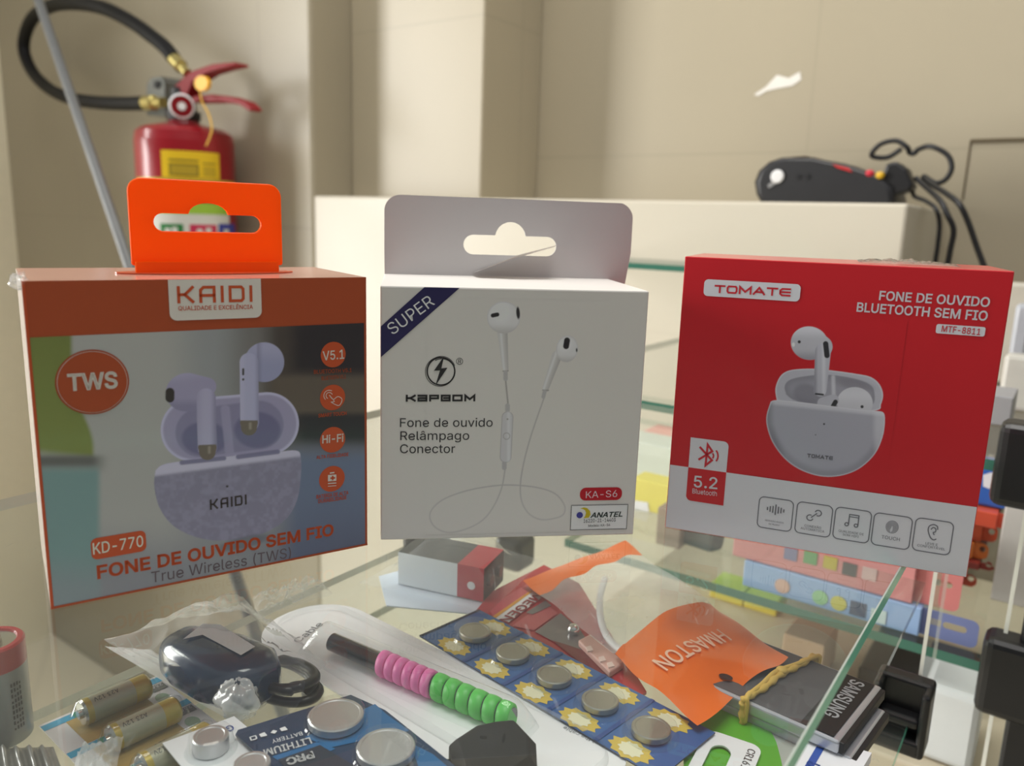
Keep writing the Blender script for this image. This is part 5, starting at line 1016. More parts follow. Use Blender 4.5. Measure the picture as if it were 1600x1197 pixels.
for (x, y) in ((443, 1139), (428, 1143.5), (411, 1148), (396, 1153)):
    a = lp(x, y, .0026 + LZ); d1 = (lp(x + 10, y - 3, .0026 + LZ) - a).normalized(); d2 = V((d1.y, -d1.x, 0)); s_ = 0.0011
    if x in (428,): mb.poly([a + d1 * s_, a + d2 * s_, a - d1 * s_, a - d2 * s_], M_white)
    elif x == 396:
        for q in (((-1, -1), (1, -1), (1, -.6), (-1, -.6)), ((-1, .6), (1, .6), (1, 1), (-1, 1)), ((-1, -1), (-.6, -1), (-.6, 1), (-1, 1)), ((.6, -1), (1, -1), (1, 1), (.6, 1))): mb.poly([a + d1 * s_ * u + d2 * s_ * v for u, v in q], M_white)
    else: mb.poly([a + d1 * s_ * u + d2 * s_ * v for u, v in ((-1, -.8), (.7, -1), (1, 1), (-.8, .8))], M_white)
k.part('card', mb)
for q in ((525, 1128), (603, 1178)):
    b_ = button(k, lp(*q, 0.0026 + LZ), 0.0093, 0.0030, 'coin_cell')
    mb = MB(); mb.lathe(lp(*q, 0.0023 + LZ), eZ, [(0.0108, 0), (0.0102, 0.0008), (0.0098, 0.0040), (0.0093, 0.0045), (0, 0.0046)], M_dome, 40); k.part('blister', mb)

# blue and yellow strip of coin cells
k = Kit('coin_cell_strip', lp(890, 1080), 'blue and yellow blister strip with five silver coin cells', 'battery pack')
m_bs = mat('royal_blue_card', (48, 96, 158), 0.4, coat=0.4, vary=0.15, scale=90); m_bd = mat('navy_card_edge', (26, 36, 62), 0.4); m_yl = mat('yellow_burst_print', (214, 186, 84), 0.4); m_cr = mat('cream_burst_print', (232, 228, 196), 0.4)
A_, B_, C_ = lp(657, 996, .0034), lp(748, 954, .0034), lp(1108, 1142, .0034)
dl = (C_ - B_); Ls = dl.length * 1.02; dl = dl.normalized(); dw = V((dl.y, -dl.x, 0)); Wd = (A_ - B_).dot(dw); 
S3 = lambda u, v, z=0.0: B_ + dl * (u * Ls) + dw * (v * Wd) + eZ * z
mb = MB(); mb.prism([S3(0.004, 0.0), S3(0, 0.05), S3(0, 1.0), S3(1, 1.0), S3(1, 0.0)], (0, 0, 0.0006), m_bs, m_bd)
coins = [(749, 987), (806, 1025), (869, 1064), (940, 1102), (1015, 1144)]
cs = [lp(x, y, 0.0054) for x, y in coins]; cs = [((c - B_).dot(dl) / Ls, (c - B_).dot(dw) / Wd) for c in cs]
us = [c[0] for c in cs]; v_ = sum(c[1] for c in cs) / 5; us = [us[0] + (us[-1] - us[0]) * i / 4 for i in range(5)]; st = us[1] - us[0]
mb.poly([S3(0, 0, .0007), S3(0, 1, .0007), S3(0.012, 1, .0007), S3(0.012, 0, .0007)], m_bd)
for i, u in enumerate(us):
    for sg in (-1, 1):
        cv = v_ + sg * 0.34
        for (a, b, mt_, z) in ((0.40, 0.16, m_yl, .0007), (0.22, 0.11, m_cr, .0008)):
            pts = []
            for q in range(20):
                an = 2 * math.pi * q / 20; rr = 1.0 if q % 2 else 0.80; pts.append(S3(u + st * a * rr * math.cos(an), cv + b * rr * math.sin(an), z))
            mb.poly(pts, mt_)
    if i < 4: mb.poly([S3(u + st * .46, 0, .0009), S3(u + st * .46, 1, .0009), S3(u + st * .54, 1, .0009), S3(u + st * .54, 0, .0009)], mat('blue_divider', (40, 74, 140), 0.4))
k.part('card', mb)
for u in us:
    b_ = button(k, S3(u, v_, 0.0012), 0.0070, 0.0026, 'coin_cell', mat('brushed_coin_steel', (176, 174, 165), 0.38, 0.9))
    mb = MB(); mb.lathe(S3(u, v_, 0.0008), eZ, [(0.0102, 0), (0.0096, 0.0012), (0.0092, 0.0040), (0.0086, 0.0046), (0, 0.0047)], M_dome, 40); k.part('blister', mb)

# white package with a striped cable protector
k = Kit('cable_protector_pack', lp(690, 1060), 'white blister pack with a pink and green spiral cable protector', 'cable protector')
m_pk = mat('white_pack_card', (242, 242, 246), 0.4, vary=0.02); A_, B_, C_, D_ = lp(396, 1005, .003), lp(516, 930, .003), lp(1010, 1170, .003), lp(800, 1262, .003)
e1 = ((C_ - B_) + (D_ - A_)).normalized(); e2 = V((e1.y, -e1.x, 0)); O_ = B_; Lp = max((C_ - O_).dot(e1), (D_ - O_).dot(e1)); Wp = (A_ - O_).dot(e2) * 0.98
K3_ = lambda u, v, z=0.0: O_ + e1 * u + e2 * v + eZ * z      # metres along the pack
rb_ = min(0.028, Wp * .47); rp_ = rrect(Lp, Wp, 0.016, 8, rs=(rb_, 0.016, 0.016, rb_))
mb = MB(); mb.prism([K3_(u, v) for u, v in rp_], (0, 0, -0.0008), m_pk)
m_fg = mat('faint_grey_print', (150, 150, 154), 0.5)
rod0, rod1 = lp(520, 1003, .008), lp(803, 1124, .008); ax = (rod1 - rod0).normalized(); Lr = (rod1 - rod0).length; sd = V((ax.y, -ax.x, 0))
a = lp(467, 1004, .0032); dxt = (lp(506, 975, .0032) - a); mb.text('Cable', a, dxt, V((-dxt.y, dxt.x, 0)), 0.0034, mat('grey_pack_print', (110, 110, 116), 0.5), width=dxt.length)
a = lp(962, 1172, .0032); mb.text('protect the cable', a, (lp(905, 1145, .0032) - a), e2, 0.0018, m_fg, width=0.021)
k.part('card', mb)
mb = MB(); inner = [(Wp * 0 + u, v) for u, v in rrect(Lp - 0.010, Wp - 0.012, 0.012, 8, rs=(rb_ - .007, 0.012, 0.012, rb_ - .007))]
def rim(u, v): return K3_(u + 0.005, v + 0.006)
n_ = len(inner); base_ = [rim(*q) + eZ * 0.0002 for q in inner]; top_ = [K3_((q[0] - Lp / 2 + .005) * 0.985 + Lp / 2, (q[1] - Wp / 2 + .006) * 0.95 + Wp / 2, 0.0035) for q in inner]
mb.add(base_ + top_, [(i, (i + 1) % n_, n_ + (i + 1) % n_, n_ + i) for i in range(n_)], M_film, True); k.part('tray_rim', mb)
r = 0.0041
mb = MB(); mb.lathe(rod0, ax, [(r * .6, -0.0006), (r * .92, 0), (r * .92, Lr * 0.99)], mat('glossy_navy_rod', (20, 26, 40), 0.12, coat=0.9), 28); k.part('rod', mb, label='glossy black rod')
def coil(t0, t1, turns, mt, name):
    mb = MB()
    for i in range(turns):
        a0 = t0 + (t1 - t0) * i / turns; a1 = t0 + (t1 - t0) * (i + 0.9) / turns; wd = (a1 - a0)
        rings = []; n = 26
        for (hh, rr) in ((0, r * 1.02), (wd * .1, r * 1.22), (wd * .5, r * 1.27), (wd * .9, r * 1.22), (wd, r * 1.02)):
            ring = []
            for q in range(n):
                th = 2 * math.pi * q / n; x_ = sd * math.cos(th) + eZ * math.sin(th); ring.append(rod0 + ax * (a0 + hh + math.cos(th + 0.6) * 0.0007) + x_ * rr)
            rings.append(ring)
        mb.ring(rings, mt)
    return k.part(name, mb)
coil(Lr * .30, Lr * .60, 6, mat('pink_silicone', (240, 120, 185), 0.4), 'pink_spiral'); coil(Lr * .605, Lr * 1.0, 6, mat('green_silicone', (90, 205, 85), 0.4), 'green_spiral')
mb = MB()
def bl(u, v):
    a = math.pi * v; e = min(1, 14 * min(u, 1 - u)) ** .5; rr = r * 1.27 + 0.0022
    return rod0 + ax * (-0.013 + u * (Lr + 0.020)) + sd * math.cos(a) * rr * (1.15) + eZ * (math.sin(a) * rr * e - 0.0062 * (1 - math.sin(a) * e))
mb.sheet(bl, 40, 16, M_dome); k.part('blister', mb)

# black angled plug with its cord, lying on the pack
PZ = 0.0045
pl_ = [(700, 1200), (738, 1174), (774, 1166), (806, 1163), (836, 1196), (838, 1236), (790, 1272), (714, 1258)]
k = Kit('angled_plug', lp(775, 1190, PZ), 'black angular plug on the white blister pack, bottom centre', 'plug')
mb = MB(); b0 = [lp(x, y, PZ) for x, y in pl_]; c0 = mid(b0)
mb.add(b0 + [p + eZ * 0.008 for p in b0] + [c0 + (p - c0) * .8 + eZ * 0.0115 for p in b0], [tuple(range(7, -1, -1))] + [(i, (i + 1) % 8, 8 + (i + 1) % 8, 8 + i) for i in range(8)] + [(8 + i, 8 + (i + 1) % 8, 16 + (i + 1) % 8, 16 + i) for i in range(8)] + [tuple(range(16, 24))], M_blackm)
k.part('housing', mb, bevel=0.0008)
mb = MB(); pth = smooth_path([lp(720, 1216, .0085), lp(694, 1206, .0075), lp(664, 1212, .006), lp(630, 1228, .005)], 10); mb.tube(pth, [0.0034 + (0.0005 if i % 4 < 2 and i < 22 else -0.0004) for i in range(len(pth))], M_black, 14); k.part('cord', mb)

# clear bag with a dark blue car charger and its cord
k = Kit('charger_bag', lp(330, 1060), 'crumpled clear bag holding a dark blue charger', 'plastic bag')
m_nv = mat('glossy_navy_plastic', (38, 56, 82), 0.18, coat=0.6)
mb = MB(); q0, q1 = lp(268, 1012, .012), lp(420, 1072, .012); ax = (q1 - q0).normalized(); Lc = (q1 - q0).length; sd = V((ax.y, -ax.x, 0))
rings = []
for (hh, ra, rb_) in ((0, .004, .005), (.004, .009, .0085), (.012, .0115, .010), (Lc * .55, .0135, .0105), (Lc * .85, .0125, .010), (Lc * .97, .008, .008), (Lc, .005, .005)):
    rings.append([q0 + ax * hh + sd * ra * (abs(math.cos(t)) ** .6 * math.copysign(1, math.cos(t))) + eZ * rb_ * (abs(math.sin(t)) ** .6 * math.copysign(1, math.sin(t))) for t in np.linspace(0, 2 * math.pi, 28, endpoint=False)])
mb.ring(rings, m_nv); ch = k.part('charger', mb)
mb = MB(); m_wl = mat('pale_charger_label', (205, 212, 218), 0.35)
mb.poly([q0 + ax * Lc * a + sd * b + eZ * .0108 for a, b in ((.22, -.006), (.34, -.009), (.80, -.004), (.80, .003), (.35, .000), (.28, .006))], m_wl); k.part('label', mb, parent=ch)
mb = MB(); cc_ = lp(440, 1058, .008); pts = []
for i in range(70):
    a = i / 70 * 2 * math.pi * 3; pts.append(cc_ + eR * math.cos(a) * (.013 + .0006 * (i % 9)) + eA * math.sin(a) * .010 + eZ * (.0022 * math.sin(a * .7) + (i / 70) * .006 - .003))
mb.tube(smooth_path(pts, 2), 0.0019, M_black, 10); k.part('cord_coil', mb)
mb = MB(); A_, B_, C_, D_ = lp(163, 1014, .002), lp(385, 958, .006), lp(512, 1052, .004), lp(376, 1138, .002)
def bag(u, v):
    b = wrinkle(A_, B_, C_, D_, 0.0060, 5.0, 11, 0.004)(u, v); bump = math.exp(-(((u - .52) / .26) ** 2 + ((v - .5) / .30) ** 2)); return b + eZ * 0.0185 * bump
mb.sheet(bag, 56, 56, clear_mat('crumpled_bag_film', (0.95, 0.96, 0.97), 0.16, (0.95, 0.96, 0.98), 0.14, 3.0, bump=0.8)); k.part('bag_film', mb)
mb = MB(); A2, B2, C2, D2 = lp(163, 1014, .003), lp(236, 1020, .008), lp(392, 1118, .010), lp(374, 1140, .003)
mb.sheet(wrinkle(A2, B2, C2, D2, 0.002, 4, 21, 0.001), 40, 12, M_film_milky); k.part('bag_flap', mb)
mb = MB(); kc = lp(372, 1092, .012)
def knot(u, v):
    a = u * 2 * math.pi; n_ = 0.75 + 0.22 * mnoise.noise(V((math.cos(a) * 2.2, math.sin(a) * 2.2, v * 5))) + .10 * mnoise.noise(V((math.cos(a) * 6, math.sin(a) * 6, v * 11)))
    r_ = math.sin(math.pi * min(.98, max(.02, v))) ** .7; return kc + eR * math.cos(a) * .0105 * r_ * n_ + eA * math.sin(a) * .0085 * r_ * n_ + eZ * (-math.cos(math.pi * v) * .0085 * n_)
mb.sheet(knot, 36, 24, M_film_milky); k.part('bag_knot', mb, label='bunched milky end of the bag')
mb = MB(); A2, B2, C2, D2 = lp(395, 945, .003), lp(500, 918, .004), lp(520, 940, .004), lp(402, 980, .003)
mb.sheet(wrinkle(A2, B2, C2, D2, 0.006, 6, 33, 0.002), 40, 20, M_film); single('film_wrapper', mb, mid((A2, B2, C2, D2)), 'crumpled clear wrapper behind the rounded end of the white blister pack', 'plastic film')

# nine-volt battery in its sleeve on a pale card
k = Kit('block_battery', lp(690, 925), 'silver and red rectangular block battery lying on a pale blue card', 'battery')
P0, P1 = lp(622, 912, .0016), lp(724, 934, .0016); ax = (P1 - P0).normalized(); Lb = 0.0465; sd = V((-ax.y, ax.x, 0)); T_, H_ = 0.0255, 0.0170
m_sv = mat('silver_blue_jacket', (226, 234, 240), 0.35, 0.0, coat=0.5); m_bk9 = mat('black_jacket_face', (66, 70, 74), 0.35, coat=0.4); m_rj = mat('red_jacket', (186, 44, 62), 0.3, coat=0.4); m_br = mat('dark_brown_end', (62, 42, 42), 0.5)
B9 = lambda a, s_, z: P0 + ax * a + sd * s_ + eZ * z
mb = MB(); c = [B9(a, s_, z) for z in (0, H_) for a, s_ in ((0, 0), (Lb, 0), (Lb, T_), (0, T_))]
def q9(a0, a1, top, front):
    mb.add([B9(a0, 0, 0), B9(a1, 0, 0), B9(a1, 0, H_), B9(a0, 0, H_), B9(a0, T_, 0), B9(a1, T_, 0), B9(a1, T_, H_), B9(a0, T_, H_)], [(0, 1, 2, 3)], front)
    b = len(mb.v) - 8
    for f, mt_ in (((3, 2, 6, 7), top), ((5, 4, 7, 6), front), ((0, 4, 5, 1), front)): mb.f.append(tuple(b + i for i in f)); mb.mi.append(mb.m(mt_)); mb.sm.append(False)
q9(0, Lb * .70, m_bk9, m_sv); q9(Lb * .70, Lb, m_rj, m_rj)
mb.add([B9(0, 0, 0), B9(0, T_, 0), B9(0, T_, H_), B9(0, 0, H_)], [(3, 2, 1, 0)], m_sv); mb.add([B9(Lb, 0, 0), B9(Lb, T_, 0), B9(Lb, T_, H_), B9(Lb, 0, H_)], [(0, 1, 2, 3)], m_br)
mb.poly([B9(Lb * .86 + .0021 * math.cos(t), -.0001, H_ * .42 + .0021 * math.sin(t)) for t in np.linspace(0, 6.0, 20)], M_white)
k.part('jacket', mb)
mb = MB()
for s_ in (.27, .73): mb.lathe(B9(Lb, T_ * s_, H_ / 2), ax, [(.0030, 0), (.0030, .0016), (.0022, .0018), (0, .0018)], mat('dull_terminal_metal', (120, 100, 96), 0.4, 0.8), 20)
k.part('terminal', mb)
mb = MB(); card(mb, [(592, 902), (704, 872), (772, 912), (752, 962), (604, 948)], 0.0006, mat('pale_blue_card', (206, 216, 230), 0.45), 0.0004); single('price_card', mb, lp(680, 920), 'pale blue card under the silver and red block battery', 'card')
mb = MB(); A2, B2, C2, D2 = lp(560, 915, .003), lp(705, 838, .010), lp(850, 880, .006), lp(760, 966, .003)
def slv(u, v):
    bump = math.exp(-(((u - .42) / .34) ** 4 + ((v - .52) / .34) ** 4)); return wrinkle(A2, B2, C2, D2, 0.0022, 4, 41, 0.002)(u, v) + eZ * .0185 * bump
mb.sheet(slv, 40, 40, M_film); single('clear_sleeve', mb, lp(690, 925), 'clear plastic sleeve over the silver and red block battery', 'plastic bag')

# red packet
k = Kit('red_packet', lp(860, 985), 'red packet with a white lettered band between coin strip and orange bag', 'packet')
m_rp = mat('red_packet_film', (186, 42, 54), 0.35, coat=0.5, vary=0.12); m_rp2 = mat('rose_packet_print', (205, 92, 102), 0.35, coat=0.4); m_drk = mat('dark_red_packet', (120, 22, 34), 0.35, coat=0.5); m_gw = mat('grey_packet_window', (128, 122, 124), 0.25, coat=0.6); m_yel = mat('yellow_line_print', (224, 160, 60), 0.4)
mb = MB(); card(mb, [(740, 962), (768, 928), (850, 886), (905, 915), (1010, 1085), (975, 1108)], 0.0012, m_rp, 0.0006)
L_ = lambda pts, z=.0022: [lp(x, y, z) for x, y in pts]
mb.poly(L_([(787, 934), (836, 905), (845, 912), (770, 963), (766, 955)], .0021), m_rp2)
mb.poly(L_([(770, 963), (830, 922), (832, 924.5), (774, 966)], .0023), m_yel)
mb.poly(L_([(774, 966), (831, 922), (846, 934), (794, 973)], .0022), M_white)
mb.poly(L_([(800, 978), (850, 942), (872, 958), (834, 985)], .0022), m_rp2); mb.poly(L_([(822, 957), (852, 938), (862, 946), (832, 960)], .0024), m_gw)
mb.poly(L_([(836, 987), (876, 958), (905, 982), (925, 1012), (905, 1030), (870, 1005)], .0022), m_gw)
mb.poly(L_([(862, 1000), (895, 1026), (940, 1070), (975, 1090), (960, 1062), (925, 1022), (900, 1012)], .0023), m_drk)
flat_text(mb, 'MEGEN', (838, 926), (779, 969), 0.0046, 0.0026, m_rp, 1, 0.03)
k.part('film', mb)
mb = MB(); mb.ellipsoid(lp(896, 984, .004), eR * .0028, eA * .0028, eZ * .0028, M_chrome); k.part('metal_ball', mb)

# pink clip between packet and bag
k = Kit('pink_clip', lp(940, 1032), 'small pale pink plastic clip beside the clear part of the orange bag', 'clip')
mb = MB(); card(mb, [(903, 1010), (922, 1000), (976, 1044), (952, 1060)], 0.003, mat('pale_pink_plastic', (222, 178, 168), 0.4), 0.0022); k.part('body', mb, bevel=0.0006)
mb = MB(); m_cs = mat('pale_clip_slot', (240, 214, 206), 0.3)
for (x, y) in ((920, 1016), (940, 1032), (953, 1041)): mb.prism([lp(x - 5, y - 3, .0052), lp(x + 3, y - 5, .0052), lp(x + 7, y + 2, .0052), lp(x - 2, y + 4, .0052)], (0, 0, .0007), m_cs)
k.part('slots', mb)

# clear bag with orange ends
k = Kit('orange_ended_bag', lp(1030, 990), 'clear bag with lettered orange ends holding a white cord', 'plastic bag')
TL, TR, BR, BL = lp(817, 907, .006), lp(977, 846, .010), lp(1230, 1028, .012), lp(1090, 1131, .008)
def hm(u, v, z=0.0):
    p = (TL * (1 - u) + TR * u) * (1 - v) + (BL * (1 - u) + BR * u) * v
    e = math.sin(math.pi * min(1, max(0, u))) ** .6
    return p + eZ * (z + 0.004 * e * math.sin(math.pi * min(1, max(0, v * .9 + .02))) + 0.0016 * mnoise.noise(V((u * 3.5, v * 6, 2))) + 0.0008 * math.sin(v * 24 + u * 2) * (v > .6))
m_of = mat('orange_bag_film', (236, 112, 34), 0.3, coat=0.5, vary=0.10, scale=30)
v1, v2 = 0.13, 0.60
M_bagf = clear_mat('hazy_bag_film', (0.95, 0.96, 0.95), 0.30, (0.90, 0.90, 0.88), 0.14, 1.6, bump=0.3)
def sub(a, b, du=0.0, z=0.0):
    return lambda u, v: hm(u, a(u) + (b(u) - a(u)) * v, z)
mb = MB(); mb.sheet(sub(lambda u: 0, lambda u: v1 + .012 * math.sin(u * 20)), 30, 5, m_of); k.part('top_band', mb)
mb = MB(); mb.sheet(sub(lambda u: v1 + .012 * math.sin(u * 20), lambda u: v2 - .035 * math.sin(u * 3.1) + 0.01), 34, 30, M_bagf); k.part('clear_film', mb)
mb = MB(); mb.sheet(sub(lambda u: v2 - .035 * math.sin(u * 3.1) + 0.01, lambda u: 1.0 + .012 * math.sin(u * 9)), 34, 24, m_of)
hc = None
for i in range(60):
    for j in range(30):
        q = hm(i / 60, .6 + .4 * j / 30); d_ = (q - cC); zf = d_.dot(cF); x_ = 800 + F_PX * d_.dot(cR) / zf; y_ = 598.5 - F_PX * d_.dot(cU) / zf
        if hc is None or math.hypot(x_ - 1133, y_ - 1057) < hc[0]: hc = (math.hypot(x_ - 1133, y_ - 1057), q)
mb.poly([hc[1] + eZ * .0008 + eR * .0027 * math.cos(t) + eA * .0020 * math.sin(t) for t in np.linspace(0, 6.1, 20)], mat('hole_dark', (40, 22, 16), 0.8))
lo = mb; m_pt = mat('pale_bag_lettering', (236, 196, 170), 0.4)
vs, fs, wt = text_shape('HMASTON', 0.02)
def onbag(px, py):
    best = None
    for i in range(81):
        for j in range(41):
            u, v = i / 80, .5 + .5 * j / 40; q = hm(u, v); d_ = (q - cC); zf = d_.dot(cF); e_ = math.hypot(800 + F_PX * d_.dot(cR) / zf - px, 598.5 - F_PX * d_.dot(cU) / zf - py)
            if best is None or e_ < best[0]: best = (e_, u, v)
    return best[1], best[2]
ua, va = onbag(1120, 985); ub, vb = onbag(1019, 1038)
mb.add([hm(ua + (ub - ua) * x / wt, va + (vb - va) * x / wt + 0.072 * y, .0009) for x, y in vs], fs, m_pt); k.part('bottom_band', mb, label='orange end with pale lettering')
mb = MB(); mb.tube(smooth_path([lp(945, 905, .006), lp(938, 930, .005), lp(938, 962, .005), lp(946, 990, .005), lp(962, 1010, .005), lp(985, 1024, .005), lp(1004, 1014, .006)], 8), 0.0016, M_white, 12); k.part('cord', mb)

# phone batteries held by a rubber band
m_bat = mat('grey_battery_wrap', (84, 84, 88), 0.5, vary=0.12, scale=400); m_sil = mat('silver_battery_case', (192, 196, 204), 0.3, 0.55); m_blk = mat('black_battery_end', (34, 34, 36), 0.5)
def phone_battery(fc, dz, th, text):
    """fc: pixel corners of the top face: far-left, far-right, near-right, near-left"""
    FR, NR = lp(*fc[1], dz + th), lp(*fc[2], dz + th); NL = lp(*fc[3], dz + th)
    y0_ = (NR - FR).normalized(); x0_ = (NR - NL).normalized(); xb = V((-y0_.y, y0_.x, 0)); xa = (xb * 3 + x0_).normalized(); ya = V((xa.y, -xa.x, 0)); wd = abs((NR - FR).dot(ya)); ln = 0.062; o = FR - xa * 0.0
    P = lambda a, b, z: FR - xa * a + ya * b + eZ * z
    return P, ln, wd, xa, ya
for n_, (fc, dz, th, lab) in enumerate((([(1180, 992), (1379, 1073), (1324, 1166), (1170, 1080)], 0.0050, 0.0050, 'grey and silver phone battery with a black lettered panel, on top of another battery'),
                                        ([(1200, 1030), (1385, 1110), (1338, 1190), (1190, 1112)], 0.0003, 0.0045, 'silver phone battery underneath the one with the black lettered panel'))):
    P, ln, wd, xa, ya = phone_battery(fc, dz, th, n_ == 0)
    k = Kit('phone_battery', P(ln / 2, wd / 2, -th), lab, 'battery', 'phone batteries bundled by a rubber band')
    mb = MB(); mb.box(P(ln / 2, wd / 2, -th / 2), -xa * ln, ya * wd, eZ * th, m_sil); k.part('case', mb, bevel=0.0011, seg=3)
    mb = MB(); mb.prism([P(0.0142 - .010 * n_, 0.0014, .00005), P(ln - .003, .0014, .00005), P(ln - .003, wd - .0014, .00005), P(0.0142 - .010 * n_, wd - .0014, .00005)], (0, 0, .0001), m_bat)
    if n_ == 0:
        mb.poly([P(.0024, .0014, .0003), P(.0024, wd - .0014, .0003), P(.0142, wd - .0014, .0003), P(.0142, .0014, .0003)], m_blk)
        mb.text('SAMSUNG', P(.0104, .0035, .0004), ya, -xa * -1.0 if False else xa, .0050, mat('silver_print', (200, 204, 208), 0.4), width=wd * .66, bold=0.03)
    k.part('wrap', mb, label='black panel with silver lettering' if n_ == 0 else None)
    mb = MB(); mb.box(P(-0.0004, wd / 2, -th / 2), xa * .0022, ya * (wd * .96), eZ * th * .82, m_blk)
    k.part('contact_end', mb, bevel=0.0004)
    if n_ == 0: PB, lnB, wdB, xaB, yaB, thB = P, ln, wd, xa, ya, th
mb = MB(); sB = (lp(1240, 1045, .010) - PB(0, 0, 0)).dot(-xaB); m_rub = mat('yellow_rubber_band', (222, 186, 92), 0.55)
pts = [PB(sB - .004, -.0008, -.0102), PB(sB - .004, -.0008, 0), PB(sB - .003, 0.0002, .0014), PB(sB - .001, wdB * .25, .0013), PB(sB + .0012, wdB * .5, .0017), PB(sB + .002, wdB * .75, .0013), PB(sB + .004, wdB - .0002, .0014), PB(sB + .0045, wdB + .0010, -.001), PB(sB + .004, wdB + .0010, -.0085)]
mb.tube(smooth_path(pts, 6), [0.0013 + .0004 * math.sin(i * 1.7) for i in range(len(pts) * 6 - 5)], m_rub, 8)
mb.tube(smooth_path([p + xaB * .0016 * math.sin(i * 1.1) + eZ * .0008 for i, p in enumerate(pts)], 6), 0.0009, m_rub, 8); mb.ellipsoid(PB(sB + .0014, wdB * .45, .0026), eR * .0022, eA * .0022, eZ * .0015, m_rub)
single('rubber_band', mb, PB(sB, wdB / 2, 0), 'knotted yellow rubber band around the phone batteries', 'rubber band')

# green card with a white slotted tag, and small cards by the front edge
mb = MB(); gp = [lp(x, y, .0004) for x, y in ((1078, 1118), (1140, 1114), (1192, 1134), (1216, 1176), (1212, 1240), (1080, 1240))]
mb.prism(smooth_path(gp, 4, True), (0, 0, .0010), mat('lime_green_card', (88, 170, 44), 0.4)); single('green_card', mb, mid(gp), 'bright green rounded card under the white slotted tag', 'card')
k = Kit('slotted_tag', lp(1130, 1190, .0018), 'white card tag with an oblong hole, on the bright green card', 'tag')
tg = [lp(x, y, .0022) for x, y in ((1106, 1141), (1192, 1170), (1150, 1262), (1030, 1222))]
xa = (tg[1] - tg[0]).normalized(); ya = V((xa.y, -xa.x, 0)); Tg = lambda a, b, z=0.0: tg[0] + xa * a + ya * b + eZ * z; wT = (tg[1] - tg[0]).length; hT = 0.030
cu = MB(); ou = rrect(wT, hT, .004, 5); h0 = [(a + wT * .20, b + hT * .22) for a, b in rrect(wT * .36, hT * .9, .0042, 5)]
tmpo = hole_plate(ou, h0, 0, .0006, M_white, 'tag_card', k.o)
for v in tmpo.data.vertices: v.co = Tg(v.co.x, v.co.z, v.co.y) - k.loc
mb = MB(); mb.text('CR1616', Tg(wT * .78, hT * .12, .0008), ya, xa, .0026, M_black, width=.014); k.part('print', mb)
mb = MB(); card(mb, [(1128, 1108), (1188, 1080), (1262, 1152), (1222, 1240), (1190, 1150)], .0006, mat('frosted_grey_card', (178, 182, 176), 0.35, coat=0.4), .0003); flat_text(mb, 'CS', (1220, 1196), (1212, 1180), .0030, .0011, mat('grey_letters', (110, 110, 125), 0.5), 1)
single('frosted_card', mb, lp(1195, 1130), 'frosted grey card beside the phone batteries', 'card')
mb = MB(); wq = [(1262, 1164), (1360, 1192), (1320, 1260), (1222, 1235)]; card(mb, wq, .004, M_white, .0003)
mb.poly([lp(x, y, .0044) for x, y in ((1276, 1166), (1288, 1169.5), (1258, 1222), (1245, 1218))], m_blu); flat_text(mb, 'ES', (1282, 1196), (1262, 1188), .0042, .0045, m_blu, 1, 0.03)
single('white_carton', mb, lp(1290, 1200), 'flat white carton with a blue stripe at the glass edge', 'box')

# ------------------------------------------------------------------ the fire extinguisher on the wall
S_E = S_W - 0.085
q_c = ons(288, 205, S_E); ex = V((q_c.x, q_c.y, 0)); RE = 0.0745
k = Kit('fire_extinguisher', ex + eZ * -0.17, 'red fire extinguisher with a yellow label and black hose on the wall', 'fire extinguisher')
m_ex = mat('red_extinguisher_paint', (150, 14, 28), 0.35, coat=0.4, vary=0.05); m_exd = mat('dark_red_lever', (132, 12, 24), 0.5, coat=0.0, spec=0.3); m_gal = mat('grey_galvanised_steel', (120, 122, 118), 0.45, 0.7, vary=0.1); m_brass = mat('brass_fitting', (190, 175, 110), 0.3, 0.8); m_yl2 = mat('yellow_label_paper', (226, 190, 30), 0.45); m_blkh = mat('black_hose_rubber', (15, 15, 16), 0.55, spec=0.25)
zt = ons(288, 196, S_E).z; zs = ons(288, 236, S_E).z
mb = MB(); mb.lathe(ex, eZ, [(RE - .004, -0.17), (RE, -0.165), (RE, zs + .012), (RE * .97, zs + .026), (RE * .84, zt - .006), (RE * .5, zt), (.024, zt + .003), (.022, zt + .008)], m_ex, 48); k.part('cylinder', mb)
mb = MB(); mb.lathe(ex + eZ * (zt + .006), eZ, [(.024, 0), (.026, .006), (.026, .014), (.020, .016), (.018, .048), (.010, .052)], m_blk, 24); k.part('valve', mb)
view = (V((cC.x, cC.y, 0)) - ex).normalized(); va = math.atan2(view.y, view.x)
def wrap_label(mb, px0, px1, py0, py1, mt, off=.0006, n=10):
    """patch on the cylinder between pixel columns and rows"""
    side = V((view.y, -view.x, 0)) * -1
    if side.dot(cR) < 0: side = -side
    dp = (ex - cC).dot(cF) - RE * .9; u0, u1 = [max(-.985, min(.985, (px - 288) / F_PX * dp / RE)) for px in (px0, px1)]
    z0, z1 = ons(288, py1, S_E - RE * .9).z, ons(288, py0, S_E - RE * .9).z
    a0, a1 = math.asin(u0), math.asin(u1); R_ = RE + off
    vs = [ex + (side * math.sin(a0 + (a1 - a0) * i / n) + view * math.cos(a0 + (a1 - a0) * i / n)) * R_ + eZ * z for z in (z0, z1) for i in range(n + 1)]
    mb.add(vs, [(i, i + 1, n + 2 + i, n + 1 + i) for i in range(n)], mt, True)
mb = MB(); wrap_label(mb, 254, 336, 232, 276, m_yl2); m_ol = mat('olive_label_print', (140, 120, 30), 0.5)
